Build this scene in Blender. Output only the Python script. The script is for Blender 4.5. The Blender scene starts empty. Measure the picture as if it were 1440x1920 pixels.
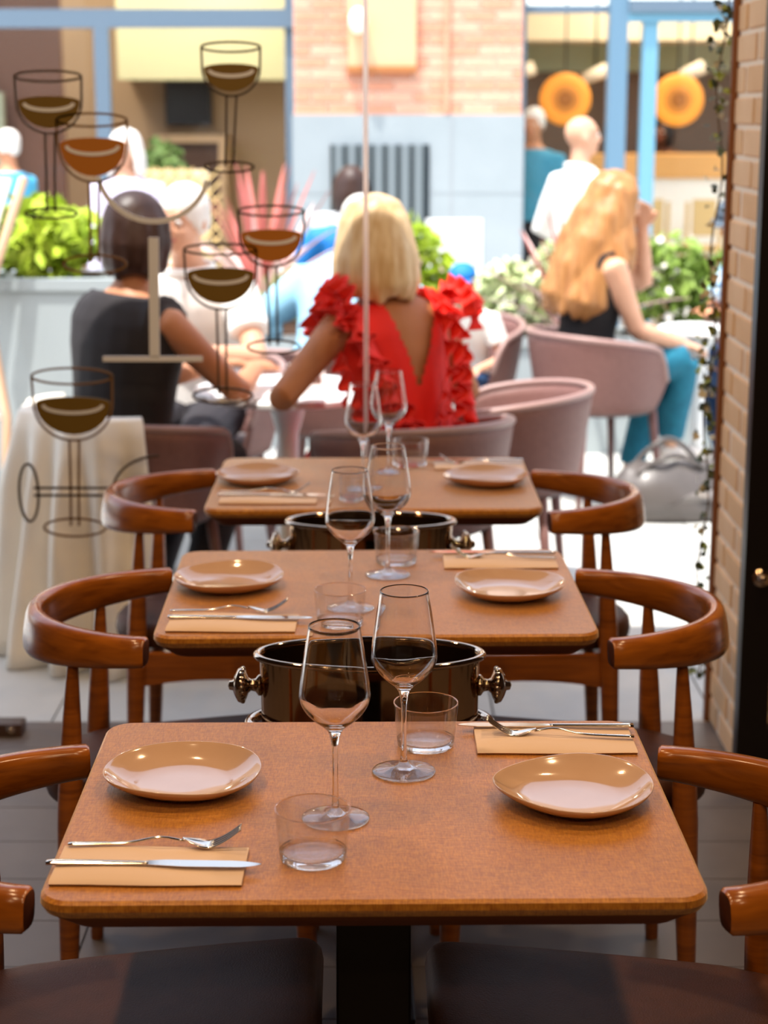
import bpy, bmesh, math, random
from mathutils import Vector, Matrix, Quaternion
random.seed(7)
sc = bpy.context.scene
COL = sc.collection
R = math.radians
PI = math.pi

# ------------------------------------------------------------------ camera, sky, sun, lamps, exposure
cam_d = bpy.data.cameras.new('camera'); cam = bpy.data.objects.new('camera', cam_d); COL.objects.link(cam)
cam.location = (0, 0, 1.61); cam.rotation_euler = (R(90 - 12.8), 0, 0)
cam_d.sensor_fit = 'VERTICAL'; cam_d.sensor_height = 36; cam_d.lens = 36 * 3300 / 1920
cam_d.clip_start = 0.05; cam_d.clip_end = 200
cam_d.dof.use_dof = True; cam_d.dof.focus_distance = 2.38; cam_d.dof.aperture_fstop = 4.6
sc.camera = cam

sc.view_settings.view_transform = 'Standard'; sc.view_settings.look = 'None'
sc.view_settings.gamma = 1; sc.view_settings.use_curve_mapping = False
sc.view_settings.exposure = 0.0

w = bpy.data.worlds.new('world'); sc.world = w; w.use_nodes = True
nt = w.node_tree; bg = nt.nodes['Background']
sky = nt.nodes.new('ShaderNodeTexSky'); sky.sky_type = 'NISHITA'; sky.sun_disc = False
sky.sun_elevation = R(62); sky.sun_rotation = R(200); sky.air_density = 1.0; sky.dust_density = 2.0
hs = nt.nodes.new('ShaderNodeHueSaturation'); hs.inputs['Saturation'].default_value = .55
nt.links.new(sky.outputs[0], hs.inputs['Color']); nt.links.new(hs.outputs[0], bg.inputs[0]); bg.inputs[1].default_value = 0.56

sd = bpy.data.lights.new('sun', 'SUN'); so = bpy.data.objects.new('sun', sd); COL.objects.link(so)
sd.energy = 8.0; sd.angle = R(0.6); sd.color = (1, .95, .88)
so.rotation_euler = (R(12), R(-12), 0); so.location = (0, 0, 12)

def area(name, loc, size, power, color, rot=(0, 0, 0)):
    d = bpy.data.lights.new(name, 'AREA'); d.shape = 'DISK'; d.size = size; d.energy = power; d.color = color
    o = bpy.data.objects.new(name, d); COL.objects.link(o); o.location = loc; o.rotation_euler = rot
    return o
WARM = (1.0, .66, .36)
LAMPS = [(-.75, .3), (.75, .3), (-.75, 1.9), (.75, 1.9), (-.8, 3.3), (.8, 3.3), (-1.7, -1.0), (1.6, -1.0)]
for lx, ly in LAMPS:
    area('downlight_lamp', (lx, ly, 2.955), .11, 15, WARM)

# ------------------------------------------------------------------ helpers: materials
def lin(h):
    c = [int(h[i:i + 2], 16) / 255 for i in (0, 2, 4)]
    return tuple(v / 12.92 if v <= .04045 else ((v + .055) / 1.055) ** 2.4 for v in c) + (1,)
MATS = {}
def mat(name, col, rough=.5, metal=0, noise=None, bump=None, stretch=(1, 1, 1), spec=.5, coat=0, emit=None, trans=0, ior=1.45, sheen=0, col2=None, subs=0, alpha=1, coord='Object'):
    """Principled material; noise=(scale, amount) varies colour towards col2, bump=(scale, strength)."""
    if name in MATS: return MATS[name]
    m = bpy.data.materials.new(name); m.use_nodes = True; n = m.node_tree.nodes; L = m.node_tree.links
    b = n['Principled BSDF']; c = lin(col) if isinstance(col, str) else tuple(col) + (1,)
    b.inputs['Base Color'].default_value = c; b.inputs['Roughness'].default_value = rough
    b.inputs['Metallic'].default_value = metal; b.inputs['Specular IOR Level'].default_value = spec
    b.inputs['Coat Weight'].default_value = coat; b.inputs['IOR'].default_value = ior
    b.inputs['Transmission Weight'].default_value = trans; b.inputs['Sheen Weight'].default_value = sheen
    b.inputs['Alpha'].default_value = alpha
    if emit:
        b.inputs['Emission Color'].default_value = lin(emit[0]); b.inputs['Emission Strength'].default_value = emit[1]
    if noise or bump:
        tc = n.new('ShaderNodeTexCoord'); mp = n.new('ShaderNodeMapping'); mp.inputs['Scale'].default_value = stretch
        L.new(tc.outputs[coord], mp.inputs[0])
    if noise:
        t = n.new('ShaderNodeTexNoise'); t.inputs['Scale'].default_value = noise[0]; t.inputs['Detail'].default_value = 5
        L.new(mp.outputs[0], t.inputs['Vector'])
        rp = n.new('ShaderNodeValToRGB'); rp.color_ramp.elements[0].position = .5 - noise[1] / 2; rp.color_ramp.elements[1].position = .5 + noise[1] / 2
        rp.color_ramp.elements[0].color = c; rp.color_ramp.elements[1].color = lin(col2) if col2 else c
        L.new(t.outputs['Fac'], rp.inputs[0]); L.new(rp.outputs[0], b.inputs['Base Color'])
    if bump:
        t2 = n.new('ShaderNodeTexNoise'); t2.inputs['Scale'].default_value = bump[0]; t2.inputs['Detail'].default_value = 4
        L.new(mp.outputs[0], t2.inputs['Vector'])
        bp = n.new('ShaderNodeBump'); bp.inputs['Strength'].default_value = bump[1]; bp.inputs['Distance'].default_value = .002
        L.new(t2.outputs['Fac'], bp.inputs['Height']); L.new(bp.outputs[0], b.inputs['Normal'])
    MATS[name] = m
    return m

def table_material():
    m = bpy.data.materials.new('woven tabletop'); m.use_nodes = True; n = m.node_tree.nodes; L = m.node_tree.links
    b = n['Principled BSDF']; tc = n.new('ShaderNodeTexCoord')
    outs = []
    for s in ((90, 640, 90), (640, 90, 90)):                       # crossing threads
        mp = n.new('ShaderNodeMapping'); mp.inputs['Scale'].default_value = s
        t = n.new('ShaderNodeTexNoise'); t.inputs['Scale'].default_value = 1.0; t.inputs['Detail'].default_value = 3
        L.new(tc.outputs['Object'], mp.inputs[0]); L.new(mp.outputs[0], t.inputs['Vector']); outs.append(t.outputs['Fac'])
    mx = n.new('ShaderNodeMath'); mx.operation = 'ADD'; L.new(outs[0], mx.inputs[0]); L.new(outs[1], mx.inputs[1])
    hv = n.new('ShaderNodeMath'); hv.operation = 'MULTIPLY'; hv.inputs[1].default_value = .5; L.new(mx.outputs[0], hv.inputs[0])
    rp = n.new('ShaderNodeValToRGB'); e = rp.color_ramp.elements
    e[0].position = .36; e[0].color = lin('A65E12'); e[1].position = .64; e[1].color = lin('DE9632')
    L.new(hv.outputs[0], rp.inputs[0])
    big = n.new('ShaderNodeTexNoise'); big.inputs['Scale'].default_value = 9; big.inputs['Detail'].default_value = 3
    L.new(tc.outputs['Object'], big.inputs['Vector'])
    mix = n.new('ShaderNodeMix'); mix.data_type = 'RGBA'; mix.blend_type = 'MULTIPLY'; mix.inputs[0].default_value = .35
    L.new(rp.outputs[0], mix.inputs[6]); L.new(big.outputs['Fac'], mix.inputs[7])
    L.new(mix.outputs[2], b.inputs['Base Color'])
    b.inputs['Roughness'].default_value = .38; b.inputs['Specular IOR Level'].default_value = .62
    b.inputs['Sheen Weight'].default_value = .85; b.inputs['Sheen Roughness'].default_value = .4; b.inputs['Sheen Tint'].default_value = (1, .78, .52, 1)
    bp = n.new('ShaderNodeBump'); bp.inputs['Strength'].default_value = .8; bp.inputs['Distance'].default_value = .0008
    L.new(hv.outputs[0], bp.inputs['Height']); L.new(bp.outputs[0], b.inputs['Normal'])
    return m

def wood_material(name, c1, c2, rough=.3, axis=(3, 3, 40)):
    m = bpy.data.materials.new(name); m.use_nodes = True; n = m.node_tree.nodes; L = m.node_tree.links
    b = n['Principled BSDF']; tc = n.new('ShaderNodeTexCoord'); mp = n.new('ShaderNodeMapping'); mp.inputs['Scale'].default_value = axis
    L.new(tc.outputs['Object'], mp.inputs[0])
    t = n.new('ShaderNodeTexNoise'); t.inputs['Scale'].default_value = 2.2; t.inputs['Detail'].default_value = 6; t.inputs['Distortion'].default_value = .6
    L.new(mp.outputs[0], t.inputs['Vector'])
    rp = n.new('ShaderNodeValToRGB'); e = rp.color_ramp.elements
    e[0].position = .3; e[0].color = lin(c1); e[1].position = .7; e[1].color = lin(c2)
    L.new(t.outputs['Fac'], rp.inputs[0]); L.new(rp.outputs[0], b.inputs['Base Color'])
    b.inputs['Roughness'].default_value = rough; b.inputs['Coat Weight'].default_value = .25; b.inputs['Coat Roughness'].default_value = .2
    return m

def front_only(n, L, fr):
    """Reflection on the outer side of a thin pane only (the inner side would read as total reflection)."""
    ge = n.new('ShaderNodeNewGeometry'); iv = n.new('ShaderNodeMath'); iv.operation = 'SUBTRACT'; iv.inputs[0].default_value = 1
    mu = n.new('ShaderNodeMath'); mu.operation = 'MULTIPLY'
    L.new(ge.outputs['Backfacing'], iv.inputs[1]); L.new(iv.outputs[0], mu.inputs[0]); L.new(fr.outputs[0], mu.inputs[1])
    return mu.outputs[0]

def glass_material(name, solid):
    """Clear glass: a refracting share and a thin-walled share that lets light straight through."""
    m = bpy.data.materials.new(name); m.use_nodes = True; n = m.node_tree.nodes; L = m.node_tree.links
    g = n.new('ShaderNodeBsdfGlass'); g.inputs['IOR'].default_value = 1.45; g.inputs['Roughness'].default_value = 0
    g.inputs['Color'].default_value = (.98, .98, .98, 1)
    t = n.new('ShaderNodeBsdfTransparent'); t.inputs[0].default_value = (.985, .985, .985, 1)
    gl = n.new('ShaderNodeBsdfGlossy'); gl.inputs['Roughness'].default_value = .01
    fr = n.new('ShaderNodeFresnel'); fr.inputs[0].default_value = 1.32
    thin = n.new('ShaderNodeMixShader'); L.new(front_only(n, L, fr), thin.inputs[0]); L.new(t.outputs[0], thin.inputs[1]); L.new(gl.outputs[0], thin.inputs[2])
    mx = n.new('ShaderNodeMixShader'); mx.inputs[0].default_value = solid
    L.new(thin.outputs[0], mx.inputs[1]); L.new(g.outputs[0], mx.inputs[2])
    L.new(mx.outputs[0], n['Material Output'].inputs[0]); n.remove(n['Principled BSDF'])
    return m

def pane_material(name, tint=(1, 1, 1), refl=.05):
    """Thin window glass: clear with a weak mirror reflection that grows at grazing angles."""
    m = bpy.data.materials.new(name); m.use_nodes = True; n = m.node_tree.nodes; L = m.node_tree.links
    t = n.new('ShaderNodeBsdfTransparent'); t.inputs[0].default_value = tint + (1,)
    g = n.new('ShaderNodeBsdfGlossy'); g.inputs['Roughness'].default_value = 0
    fr = n.new('ShaderNodeFresnel'); fr.inputs[0].default_value = 1.3
    mx = n.new('ShaderNodeMixShader'); L.new(front_only(n, L, fr), mx.inputs[0]); L.new(t.outputs[0], mx.inputs[1]); L.new(g.outputs[0], mx.inputs[2])
    L.new(mx.outputs[0], n['Material Output'].inputs[0]); n.remove(n['Principled BSDF'])
    return m

M_TABLE = table_material()
M_EDGE = mat('tabletop underside', '6E3A1A', .55)
M_WOOD = wood_material('orange brown beech', '773D0F', 'A45B19', .3)
M_WOOD2 = wood_material('orange brown beech rail', '7C410F', 'AC621C', .24, (6, 6, 30))
M_ENDG = mat('dark end grain', '4E2410', .55, bump=(120, .3))
M_LEATHER = mat('dark brown leather', '54301F', .48, spec=.22, bump=(420, .35), noise=(30, .5), col2='482A1C')
M_BLACK = mat('black metal', '120C0C', .4, metal=.2)
M_PLATE = mat('taupe glazed ceramic', 'C9A890', .12, coat=.6, noise=(14, .6), col2='BF9D85')
M_NAPKIN = mat('peach paper', 'E2C8B4', .85, bump=(300, .1))
M_STEEL = mat('polished steel', 'D8D0C6', .12, metal=1)
M_CHROME = mat('chrome', 'C9B7A4', .06, metal=1)
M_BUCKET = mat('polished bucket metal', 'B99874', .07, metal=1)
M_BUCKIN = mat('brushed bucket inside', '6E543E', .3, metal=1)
M_GLASS = glass_material('drinking glass', 1.0)
M_GFOOT = glass_material('thin glass foot', .75)
M_GTUM = glass_material('tumbler glass', .14)
M_PANE = pane_material('window pane')
M_SHOPPANE = pane_material('shop pane', (.97, .98, .97))

# ------------------------------------------------------------------ helpers: objects
def tag(o, label=None, cat=None, group=None, kind=None):
    if label: o['label'] = label
    if cat: o['category'] = cat
    if group: o['group'] = group
    if kind: o['kind'] = kind
    return o
def thing(name, label, cat, loc=(0, 0, 0), rz=0, group=None):
    o = bpy.data.objects.new(name, None); COL.objects.link(o); o.empty_display_size = .05
    o.location = loc; o.rotation_euler = (0, 0, rz)
    return tag(o, label, cat, group)
def setting(name, me, m=None, parent=None):
    o = obj(name, me, m, parent)
    o['kind'] = 'structure'
    return o
def obj(name, me, m=None, parent=None, smooth=False, loc=None, rot=None):
    if isinstance(me, bmesh.types.BMesh):
        bm = me; bmesh.ops.recalc_face_normals(bm, faces=bm.faces)
        me = bpy.data.meshes.new(name); bm.to_mesh(me); bm.free()
    o = bpy.data.objects.new(name, me); COL.objects.link(o)
    if m and not me.materials: me.materials.append(m)
    if smooth:
        for p in me.polygons: p.use_smooth = True
    if parent: o.parent = parent
    if loc: o.location = loc
    if rot: o.rotation_euler = rot
    return o
def autosmooth(o, ang=40):
    me = o.data
    for p in me.polygons: p.use_smooth = True
    me.set_sharp_from_angle(angle=R(ang))
    return o
def copy_tree(root, loc, rz=0, label=None, group=None):
    r = root.copy(); COL.objects.link(r); r.location = loc; r.rotation_euler = (0, 0, rz)
    if label: r['label'] = label
    if group: r['group'] = group
    for ch in list(root.children):
        c = ch.copy(); COL.objects.link(c); c.parent = r
        for g in list(ch.children):
            d = g.copy(); COL.objects.link(d); d.parent = c
    return r
def box(bm, x0, x1, y0, y1, z0, z1):
    vs = [bm.verts.new((x, y, z)) for x in (x0, x1) for y in (y0, y1) for z in (z0, z1)]
    for f in ((0, 1, 3, 2), (4, 6, 7, 5), (0, 4, 5, 1), (2, 3, 7, 6), (0, 2, 6, 4), (1, 5, 7, 3)):
        bm.faces.new([vs[i] for i in f])
    return bm
def B(x0, x1, y0, y1, z0, z1, bev=0):
    bm = box(bmesh.new(), x0, x1, y0, y1, z0, z1)
    if bev: bmesh.ops.bevel(bm, geom=list(bm.edges), offset=bev, segments=2, affect='EDGES', profile=.6)
    return bm
def lathe(prof, n=32, bm=None, cx=0, cy=0, sx=1, sy=1):
    """Revolve (r, z) points; r<=0 makes a pole."""
    bm = bm or bmesh.new(); rings = []
    for r, z in prof:
        if r <= 1e-6: rings.append([bm.verts.new((cx, cy, z))])
        else: rings.append([bm.verts.new((cx + r * sx * math.cos(2 * PI * k / n), cy + r * sy * math.sin(2 * PI * k / n), z)) for k in range(n)])
    for a, b in zip(rings, rings[1:]):
        for k in range(n):
            k2 = (k + 1) % n
            if len(a) == 1 and len(b) == 1: continue
            if len(a) == 1: bm.faces.new((a[0], b[k], b[k2]))
            elif len(b) == 1: bm.faces.new((a[k], b[0], a[k2]))
            else: bm.faces.new((a[k], b[k], b[k2], a[k2]))
    return bm
def loops(bm, ls, closed_ends=True):
    """Skin a list of equal-length closed loops of points."""
    rings = [[bm.verts.new(p) for p in l] for l in ls]; n = len(rings[0])
    for a, b in zip(rings, rings[1:]):
        for k in range(n): bm.faces.new((a[k], a[(k + 1) % n], b[(k + 1) % n], b[k]))
    if closed_ends: bm.faces.new(rings[0]); bm.faces.new(rings[-1])
    return bm
def tube(pts, rad, n=10, bm=None, side=None, cap=True, round_cap=True, closed=False):
    """Sweep an ellipse along points; rad = number, (a, b) or a list of these; a lies along «side»."""
    bm = bm or bmesh.new(); P = [Vector(p) for p in pts]; m = len(P); rings = []
    rr = rad if isinstance(rad, list) else [rad] * m
    prev = None
    for i in range(m):
        if closed: t = (P[(i + 1) % m] - P[i - 1]).normalized()
        else: t = (P[min(i + 1, m - 1)] - P[max(i - 1, 0)]).normalized()
        s = Vector(side) if side else (prev if prev else (Vector((0, 0, 1)) if abs(t.z) < .9 else Vector((1, 0, 0))))
        s = s - t * s.dot(t)
        if s.length < 1e-5: s = t.orthogonal()
        s.normalize(); prev = s; u = t.cross(s)
        a, b = rr[i] if isinstance(rr[i], (tuple, list)) else (rr[i], rr[i])
        rings.append([bm.verts.new(P[i] + s * (a * math.cos(2 * PI * k / n)) + u * (b * math.sin(2 * PI * k / n))) for k in range(n)])
    pairs = list(zip(rings, rings[1:])) + ([(rings[-1], rings[0])] if closed else [])
    for A, C in pairs:
        for k in range(n): bm.faces.new((A[k], A[(k + 1) % n], C[(k + 1) % n], C[k]))
    if cap and not closed:
        for ring, p, q, r0 in ((rings[0], P[0], P[1], rr[0]), (rings[-1], P[-1], P[-2], rr[-1])):
            if round_cap:
                h = (min(r0) if isinstance(r0, (tuple, list)) else r0) * .55
                v = bm.verts.new(p + (p - q).normalized() * h)
                for k in range(n): bm.faces.new((ring[k], ring[(k + 1) % n], v))
            else: bm.faces.new(ring)
    return bm
def ell(bm, c, r, rot=None, u=14, v=9):
    M = Matrix.Translation(Vector(c)) @ (rot.to_4x4() if rot else Matrix.Identity(4)) @ Matrix.Diagonal((*r, 1))
    bmesh.ops.create_uvsphere(bm, u_segments=u, v_segments=v, radius=1, matrix=M)
    return bm
def rrect(hx, hy, r, z, n=6, cx=0, cy=0):
    pts = []
    for qx, qy, a0 in ((1, 1, 0), (-1, 1, 90), (-1, -1, 180), (1, -1, 270)):
        for k in range(n + 1):
            a = R(a0 + 90 * k / n)
            pts.append((cx + qx * (hx - r) + r * math.cos(a), cy + qy * (hy - r) + r * math.sin(a), z))
    return pts
def strip(pts, wd, y0, y1, closed=False):
    """A flat band of width wd in the XZ plane along (x, z) points, y0..y1 thick."""
    bm = bmesh.new(); P = [Vector((p[0], p[1])) for p in pts]; m = len(P); q = []
    for i in range(m):
        t = (P[(i + 1) % m] - P[i - 1]) if closed else (P[min(i + 1, m - 1)] - P[max(i - 1, 0)])
        t.normalize(); nrm = Vector((-t.y, t.x)) * wd / 2; a, b = P[i] + nrm, P[i] - nrm
        q.append([bm.verts.new(v) for v in ((a.x, y0, a.y), (b.x, y0, b.y), (b.x, y1, b.y), (a.x, y1, a.y))])
    pr = list(zip(q, q[1:])) + ([(q[-1], q[0])] if closed else [])
    for A, C in pr:
        for k in range(4): bm.faces.new((A[k], A[(k + 1) % 4], C[(k + 1) % 4], C[k]))
    if not closed: bm.faces.new(q[0]); bm.faces.new(q[-1])
    return bm
def baked(bm, mods, name):
    """Apply modifiers to a bmesh and return a plain mesh."""
    me = bpy.data.meshes.new(name); bmesh.ops.recalc_face_normals(bm, faces=bm.faces); bm.to_mesh(me); bm.free()
    o = bpy.data.objects.new('temp', me); COL.objects.link(o)
    for kind, props in mods:
        md = o.modifiers.new(kind, kind)
        for k, v in props.items(): setattr(md, k, v)
    dg = bpy.context.evaluated_depsgraph_get(); dg.update()
    out = bpy.data.meshes.new_from_object(o.evaluated_get(dg))
    bpy.data.objects.remove(o); bpy.data.meshes.remove(me)
    out.name = name
    return out
def fused(bm, voxel, smooth=4, name='form'):
    """Merge overlapping closed forms into one continuous smooth surface."""
    return baked(bm, [('REMESH', dict(mode='VOXEL', voxel_size=voxel)), ('SMOOTH', dict(factor=.5, iterations=smooth))], name)

# ------------------------------------------------------------------ the setting
M_FLOORB = mat('dark floor base', '4A4442', .7)
M_PLANK = mat('grey concrete plank', '77706E', .42, noise=(5, .7), col2='655E5C', bump=(40, .15))
M_PAVE = mat('pale paving', 'C9C8C2', .55, noise=(6, .6), col2='B7B8B4', bump=(60, .15))
M_CEIL = mat('dark brown ceiling', '3B2A22', .8)
M_WALL = mat('dark brown wall', '3A241A', .75, noise=(3, .8), col2='2E1C14')
M_TRIM = mat('cream trim', 'A08468', .6)
fl = setting('floor', B(-3.2, 3.2, -3.2, 4.52, -.2, -.012), M_FLOORB)
pm = [bpy.data.meshes.new('plank') for _ in range(1)]
y = -3.2; row = 0
plank_me = None
def plank_mesh():
    bm = B(-.598, .598, -.0985, .0985, -.012, 0); me = bpy.data.meshes.new('plank'); bmesh.ops.recalc_face_normals(bm, faces=bm.faces); bm.to_mesh(me); bm.free(); me.materials.append(M_PLANK); return me
pmesh = plank_mesh()
for row in range(23):                                               # planks run across the room
    yy = 4.42 - row * .2; off = (row % 3) * .4
    for k in range(-2, 3):
        if abs(k * 1.2 + off) < 2.5: obj('plank', pmesh, None, fl, loc=(k * 1.2 + off, yy, 0))
pv = setting('pavement', B(-9, 9, 4.52, 12.02, -.2, -.012), M_FLOORB)
slab_bm = B(-.297, .297, -.297, .297, -.012, 0)
smesh = bpy.data.meshes.new('paving_slab'); bmesh.ops.recalc_face_normals(slab_bm, faces=slab_bm.faces); slab_bm.to_mesh(smesh); slab_bm.free(); smesh.materials.append(M_PAVE)
for i in range(12):
    for k in range(-10, 11):
        obj('paving_slab', smesh, None, pv, loc=(k * .6 + (.3 if i % 2 else 0), 4.82 + i * .6, 0))
ceil = setting('ceiling', B(-3.2, 3.2, -3.2, 4.75, 3.0, 3.15), M_CEIL)
M_LAMPRIM = mat('lamp housing', '1A1512', .4)
for lx, ly in LAMPS:
    obj('downlight_housing', lathe([(.058, 2.999), (.058, 2.95), (.075, 2.95), (.075, 2.999)], 24), M_LAMPRIM, ceil, True)
setting('wall_left', B(-3.2, -3.05, -3.2, 4.6, 0, 3), M_WALL)
setting('wall_back', B(-3.05, 3.05, -3.2, -3.05, 0, 3), M_WALL)
setting('wall_right', B(3.05, 3.2, -3.2, 4.6, 0, 3), M_WALL)
lint = setting('wall_front', B(-3.2, 3.2, 4.45, 4.75, 2.62, 3.0), M_WALL)
# wainscot of warm boards on the back wall, seen only in the shine of glass and metal
wn = setting('trim_1', B(-3.05, 3.05, -3.05, -3.02, .9, .98), M_TRIM)

# brick pier at the right of the opening
M_BRICK = mat('sandy brick', 'EEC79A', .8, noise=(10, .7), col2='E2B684', bump=(70, .5))
M_BRICK2 = mat('paler sandy brick', 'F2CFA6', .8, noise=(10, .7), col2='E8BF90', bump=(70, .5))
M_MORTAR = mat('sandy mortar', 'F8EAD6', .9, bump=(120, .4))
bw = setting('wall_brick_pier', B(.885, 2.2, 4.165, 4.545, 0, 2.62), M_MORTAR)
def brick_mesh(lx, ly, lz, m, name='brick', bev=.004):
    bm = B(-lx / 2, lx / 2, -ly / 2, ly / 2, -lz / 2, lz / 2)
    bmesh.ops.bevel(bm, geom=list(bm.edges), offset=bev, segments=1, affect='EDGES')
    me = bpy.data.meshes.new(name); bmesh.ops.recalc_face_normals(bm, faces=bm.faces); bm.to_mesh(me); bm.free(); me.materials.append(m); return me
bA = [brick_mesh(.11, .24, .064, M_BRICK), brick_mesh(.11, .24, .064, M_BRICK2)]
bH = [brick_mesh(.11, .115, .064, M_BRICK2), brick_mesh(.11, .115, .064, M_BRICK)]
bX = [brick_mesh(.24, .11, .064, M_BRICK), brick_mesh(.24, .11, .064, M_BRICK2)]
for c in range(35):
    z = .037 + c * .075; q = c % 2
    ys = ((4.28, bA), (4.4875, bH)) if q == 0 else ((4.2175, bH), (4.425, bA))
    for yy, ms in ys:
        obj('brick', ms[random.randrange(2)], None, bw, loc=(.935 + random.uniform(-.002, .002), yy, z))
for c in range(35):                                                 # the pier's room side, behind the black framed door
    for k in range(5): obj('brick', bX[random.randrange(2)], None, bw, loc=(1.118 + k * .25 + (.0 if c % 2 else .06) - (.0 if k else .0), 4.2135 + .0015 * ((c + k) % 3), .037 + c * .075))
tr = setting('trim_2', B(.868, .892, 4.525, 4.55, 0, 2.62), mat('brown corner strip', '7A4B2A', .6))
# black framed glass door beside the pier
dr = setting('door_2', B(.862, .935, 4.07, 4.12, .02, 2.5), M_BLACK)
obj('top_rail', B(.935, 1.72, 4.07, 4.12, 2.4, 2.5), M_BLACK, dr)
obj('bottom_rail', B(.935, 1.72, 4.07, 4.12, .02, .14), M_BLACK, dr)
obj('stile', B(1.72, 1.79, 4.07, 4.12, .02, 2.5), M_BLACK, dr)
obj('pane', B(.935, 1.72, 4.09, 4.098, .14, 2.4), M_PANE, dr)
kb = obj('lock_knob', tube([(.903, 4.07, .525), (.903, 4.045, .525)], .012, 14), M_CHROME, dr, True)
obj('lock_plate', lathe([(0, 0), (.024, 0), (.022, .006), (0, .006)], 20), M_CHROME, kb, True, loc=(.903, 4.07, .525), rot=(R(90), 0, 0))

# glass sliding door with painted wine glasses
M_GEDGE = mat('glass edge strip', 'F4ECEC', .5, trans=.85)
gd = setting('door_1', B(-2.9, -.052, 4.5, 4.51, .02, 2.62), M_PANE)
obj('glass_edge', B(-.052, -.0395, 4.496, 4.514, .02, 2.62, .002), M_GEDGE, gd)
fit = obj('pivot_fitting', B(-1.16, -.955, 4.40, 4.46, 0, .036, .004), mat('dark fitting', '4A342A', .4), gd)
obj('bolt', lathe([(.0, .0), (.011, 0), (.011, .006), (0, .008)], 16), M_CHROME, fit, True, loc=(-.985, 4.401, .02), rot=(R(90), 0, 0))
M_GOLD = mat('dark gold paint', '6B4A12', .55)
M_GOLDDK = mat('backlit gold line paint', '3A2A16', .55)  # same gold paint, its dark look against bright ground put into the colour
M_AMBER = mat('amber paint', '6A5216', .5)
M_ORANGE = mat('backlit orange paint', 'A8681A', .5)  # light coming through the painted drink is put into this orange
M_HIGH = mat('pale highlight paint', 'D6DAE2', .6)
M_TAUPE = mat('taupe paint', 'D4DAE6', .6)
YA, YB = 4.494, 4.4985
def ellp(cx, cz, rx, rz, n=36, a0=0, a1=360): return [(cx + rx * math.cos(R(a0 + (a1 - a0) * k / n)), cz + rz * math.sin(R(a0 + (a1 - a0) * k / n))) for k in range(n + (0 if a1 - a0 == 360 else 1))]
def decal(cx, zr, rx, rz, zb, zl, fx, zf, frx, frz, mline, mliq):
    lw = .0056
    o = obj('painted_wine_glass', strip(ellp(cx, zr, rx, rz), lw, YA, YB, True), mline, gd)
    bowl = [(cx - rx, zr)]
    for k in range(0, 19):
        a = PI + PI * k / 18
        bowl.append((cx + rx * .98 * math.cos(a), zl + (zl - zb) * math.sin(a) * 1.0))
    bowl.append((cx + rx, zr))
    obj('bowl_line', strip(bowl, lw, YA, YB), mline, o)
    top = [(cx + rx * .93 * math.cos(a), zl + (zl - zb) * .17 * math.sin(a)) for a in [PI * k / 14 for k in range(15)]]
    bot = [(cx + rx * .93 * math.cos(a), zl + (zl - zb) * .84 * math.sin(a)) for a in [PI + PI * k / 14 for k in range(1, 14)]]
    bm = bmesh.new(); pts = top + bot
    loops(bm, [[(p[0], YA, p[1]) for p in pts], [(p[0], YB, p[1]) for p in pts]])
    obj('painted_drink', bm, mliq, o)
    hi = [(cx + rx * .74 * math.cos(a), zl - .004 + (zl - zb) * .22 * math.sin(a)) for a in [PI + PI * k / 14 for k in range(15)]]
    obj('painted_highlight', strip(hi, .009, YA - .0015, YA - .0002), M_HIGH, o)
    for s in (-.0125, .0125):
        obj('stem_line', strip([(cx + s, zb + .002), ((cx + fx) / 2 + s * .85, (zb + zf) / 2), (fx + s * .85, zf + frz * .2)], lw, YA, YB), mline, o)
    obj('foot_line', strip(ellp(fx, zf, frx, frz), lw, YA, YB, True), mline, o)
decal(-.834, 1.697, .083, .013, 1.558, 1.636, -.840, 1.361, .065, .013, M_GOLDDK, M_AMBER)
decal(-.379, 1.767, .073, .012, 1.649, 1.716, -.388, 1.476, .062, .013, M_GOLDDK, M_AMBER)
decal(-.729, 1.591, .088, .016, 1.438, 1.532, -.734, 1.234, .080, .023, M_GOLD, M_ORANGE)
decal(-.285, 1.367, .083, .013, 1.227, 1.308, -.283, 1.023, .067, .017, M_GOLDDK, M_ORANGE)
decal(-.415, 1.271, .092, .014, 1.119, 1.210, -.416, .896, .077, .020, M_GOLDDK, M_AMBER)
decal(-.804, .947, .104, .021, .779, .877, -.811, .547, .081, .024, M_GOLD, M_AMBER)
o = obj('painted_lying_glass', strip(ellp(-.928, .640, .025, .077), .0065, YA, YB, True), M_GOLDDK, gd)
for s in (-.010, .010): obj('stem_line', strip([(-.915, .643 + s), (-.708, .643 + s)], .0065, YA, YB), M_GOLDDK, o)
obj('bowl_line', strip([(-.708 + .125 - .125 * math.cos(a), .643 + .095 * math.sin(a)) for a in [-1.2 + 2.75 * k / 20 for k in range(21)]], .0065, YA, YB), M_GOLDDK, o)
o = obj('painted_pale_glass', strip([(-.58 + .14 * math.cos(a), 1.475 + .134 * math.sin(a)) for a in [R(190 + 156 * k / 24) for k in range(25)]], .013, YA, YB), M_TAUPE, gd)
obj('stem_line', strip([(-.583, 1.301), (-.589, .997)], .026, YA, YB), M_TAUPE, o)
obj('foot_line', strip([(-.722, .992), (-.466, .992)], .014, YA, YB), M_TAUPE, o)

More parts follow.
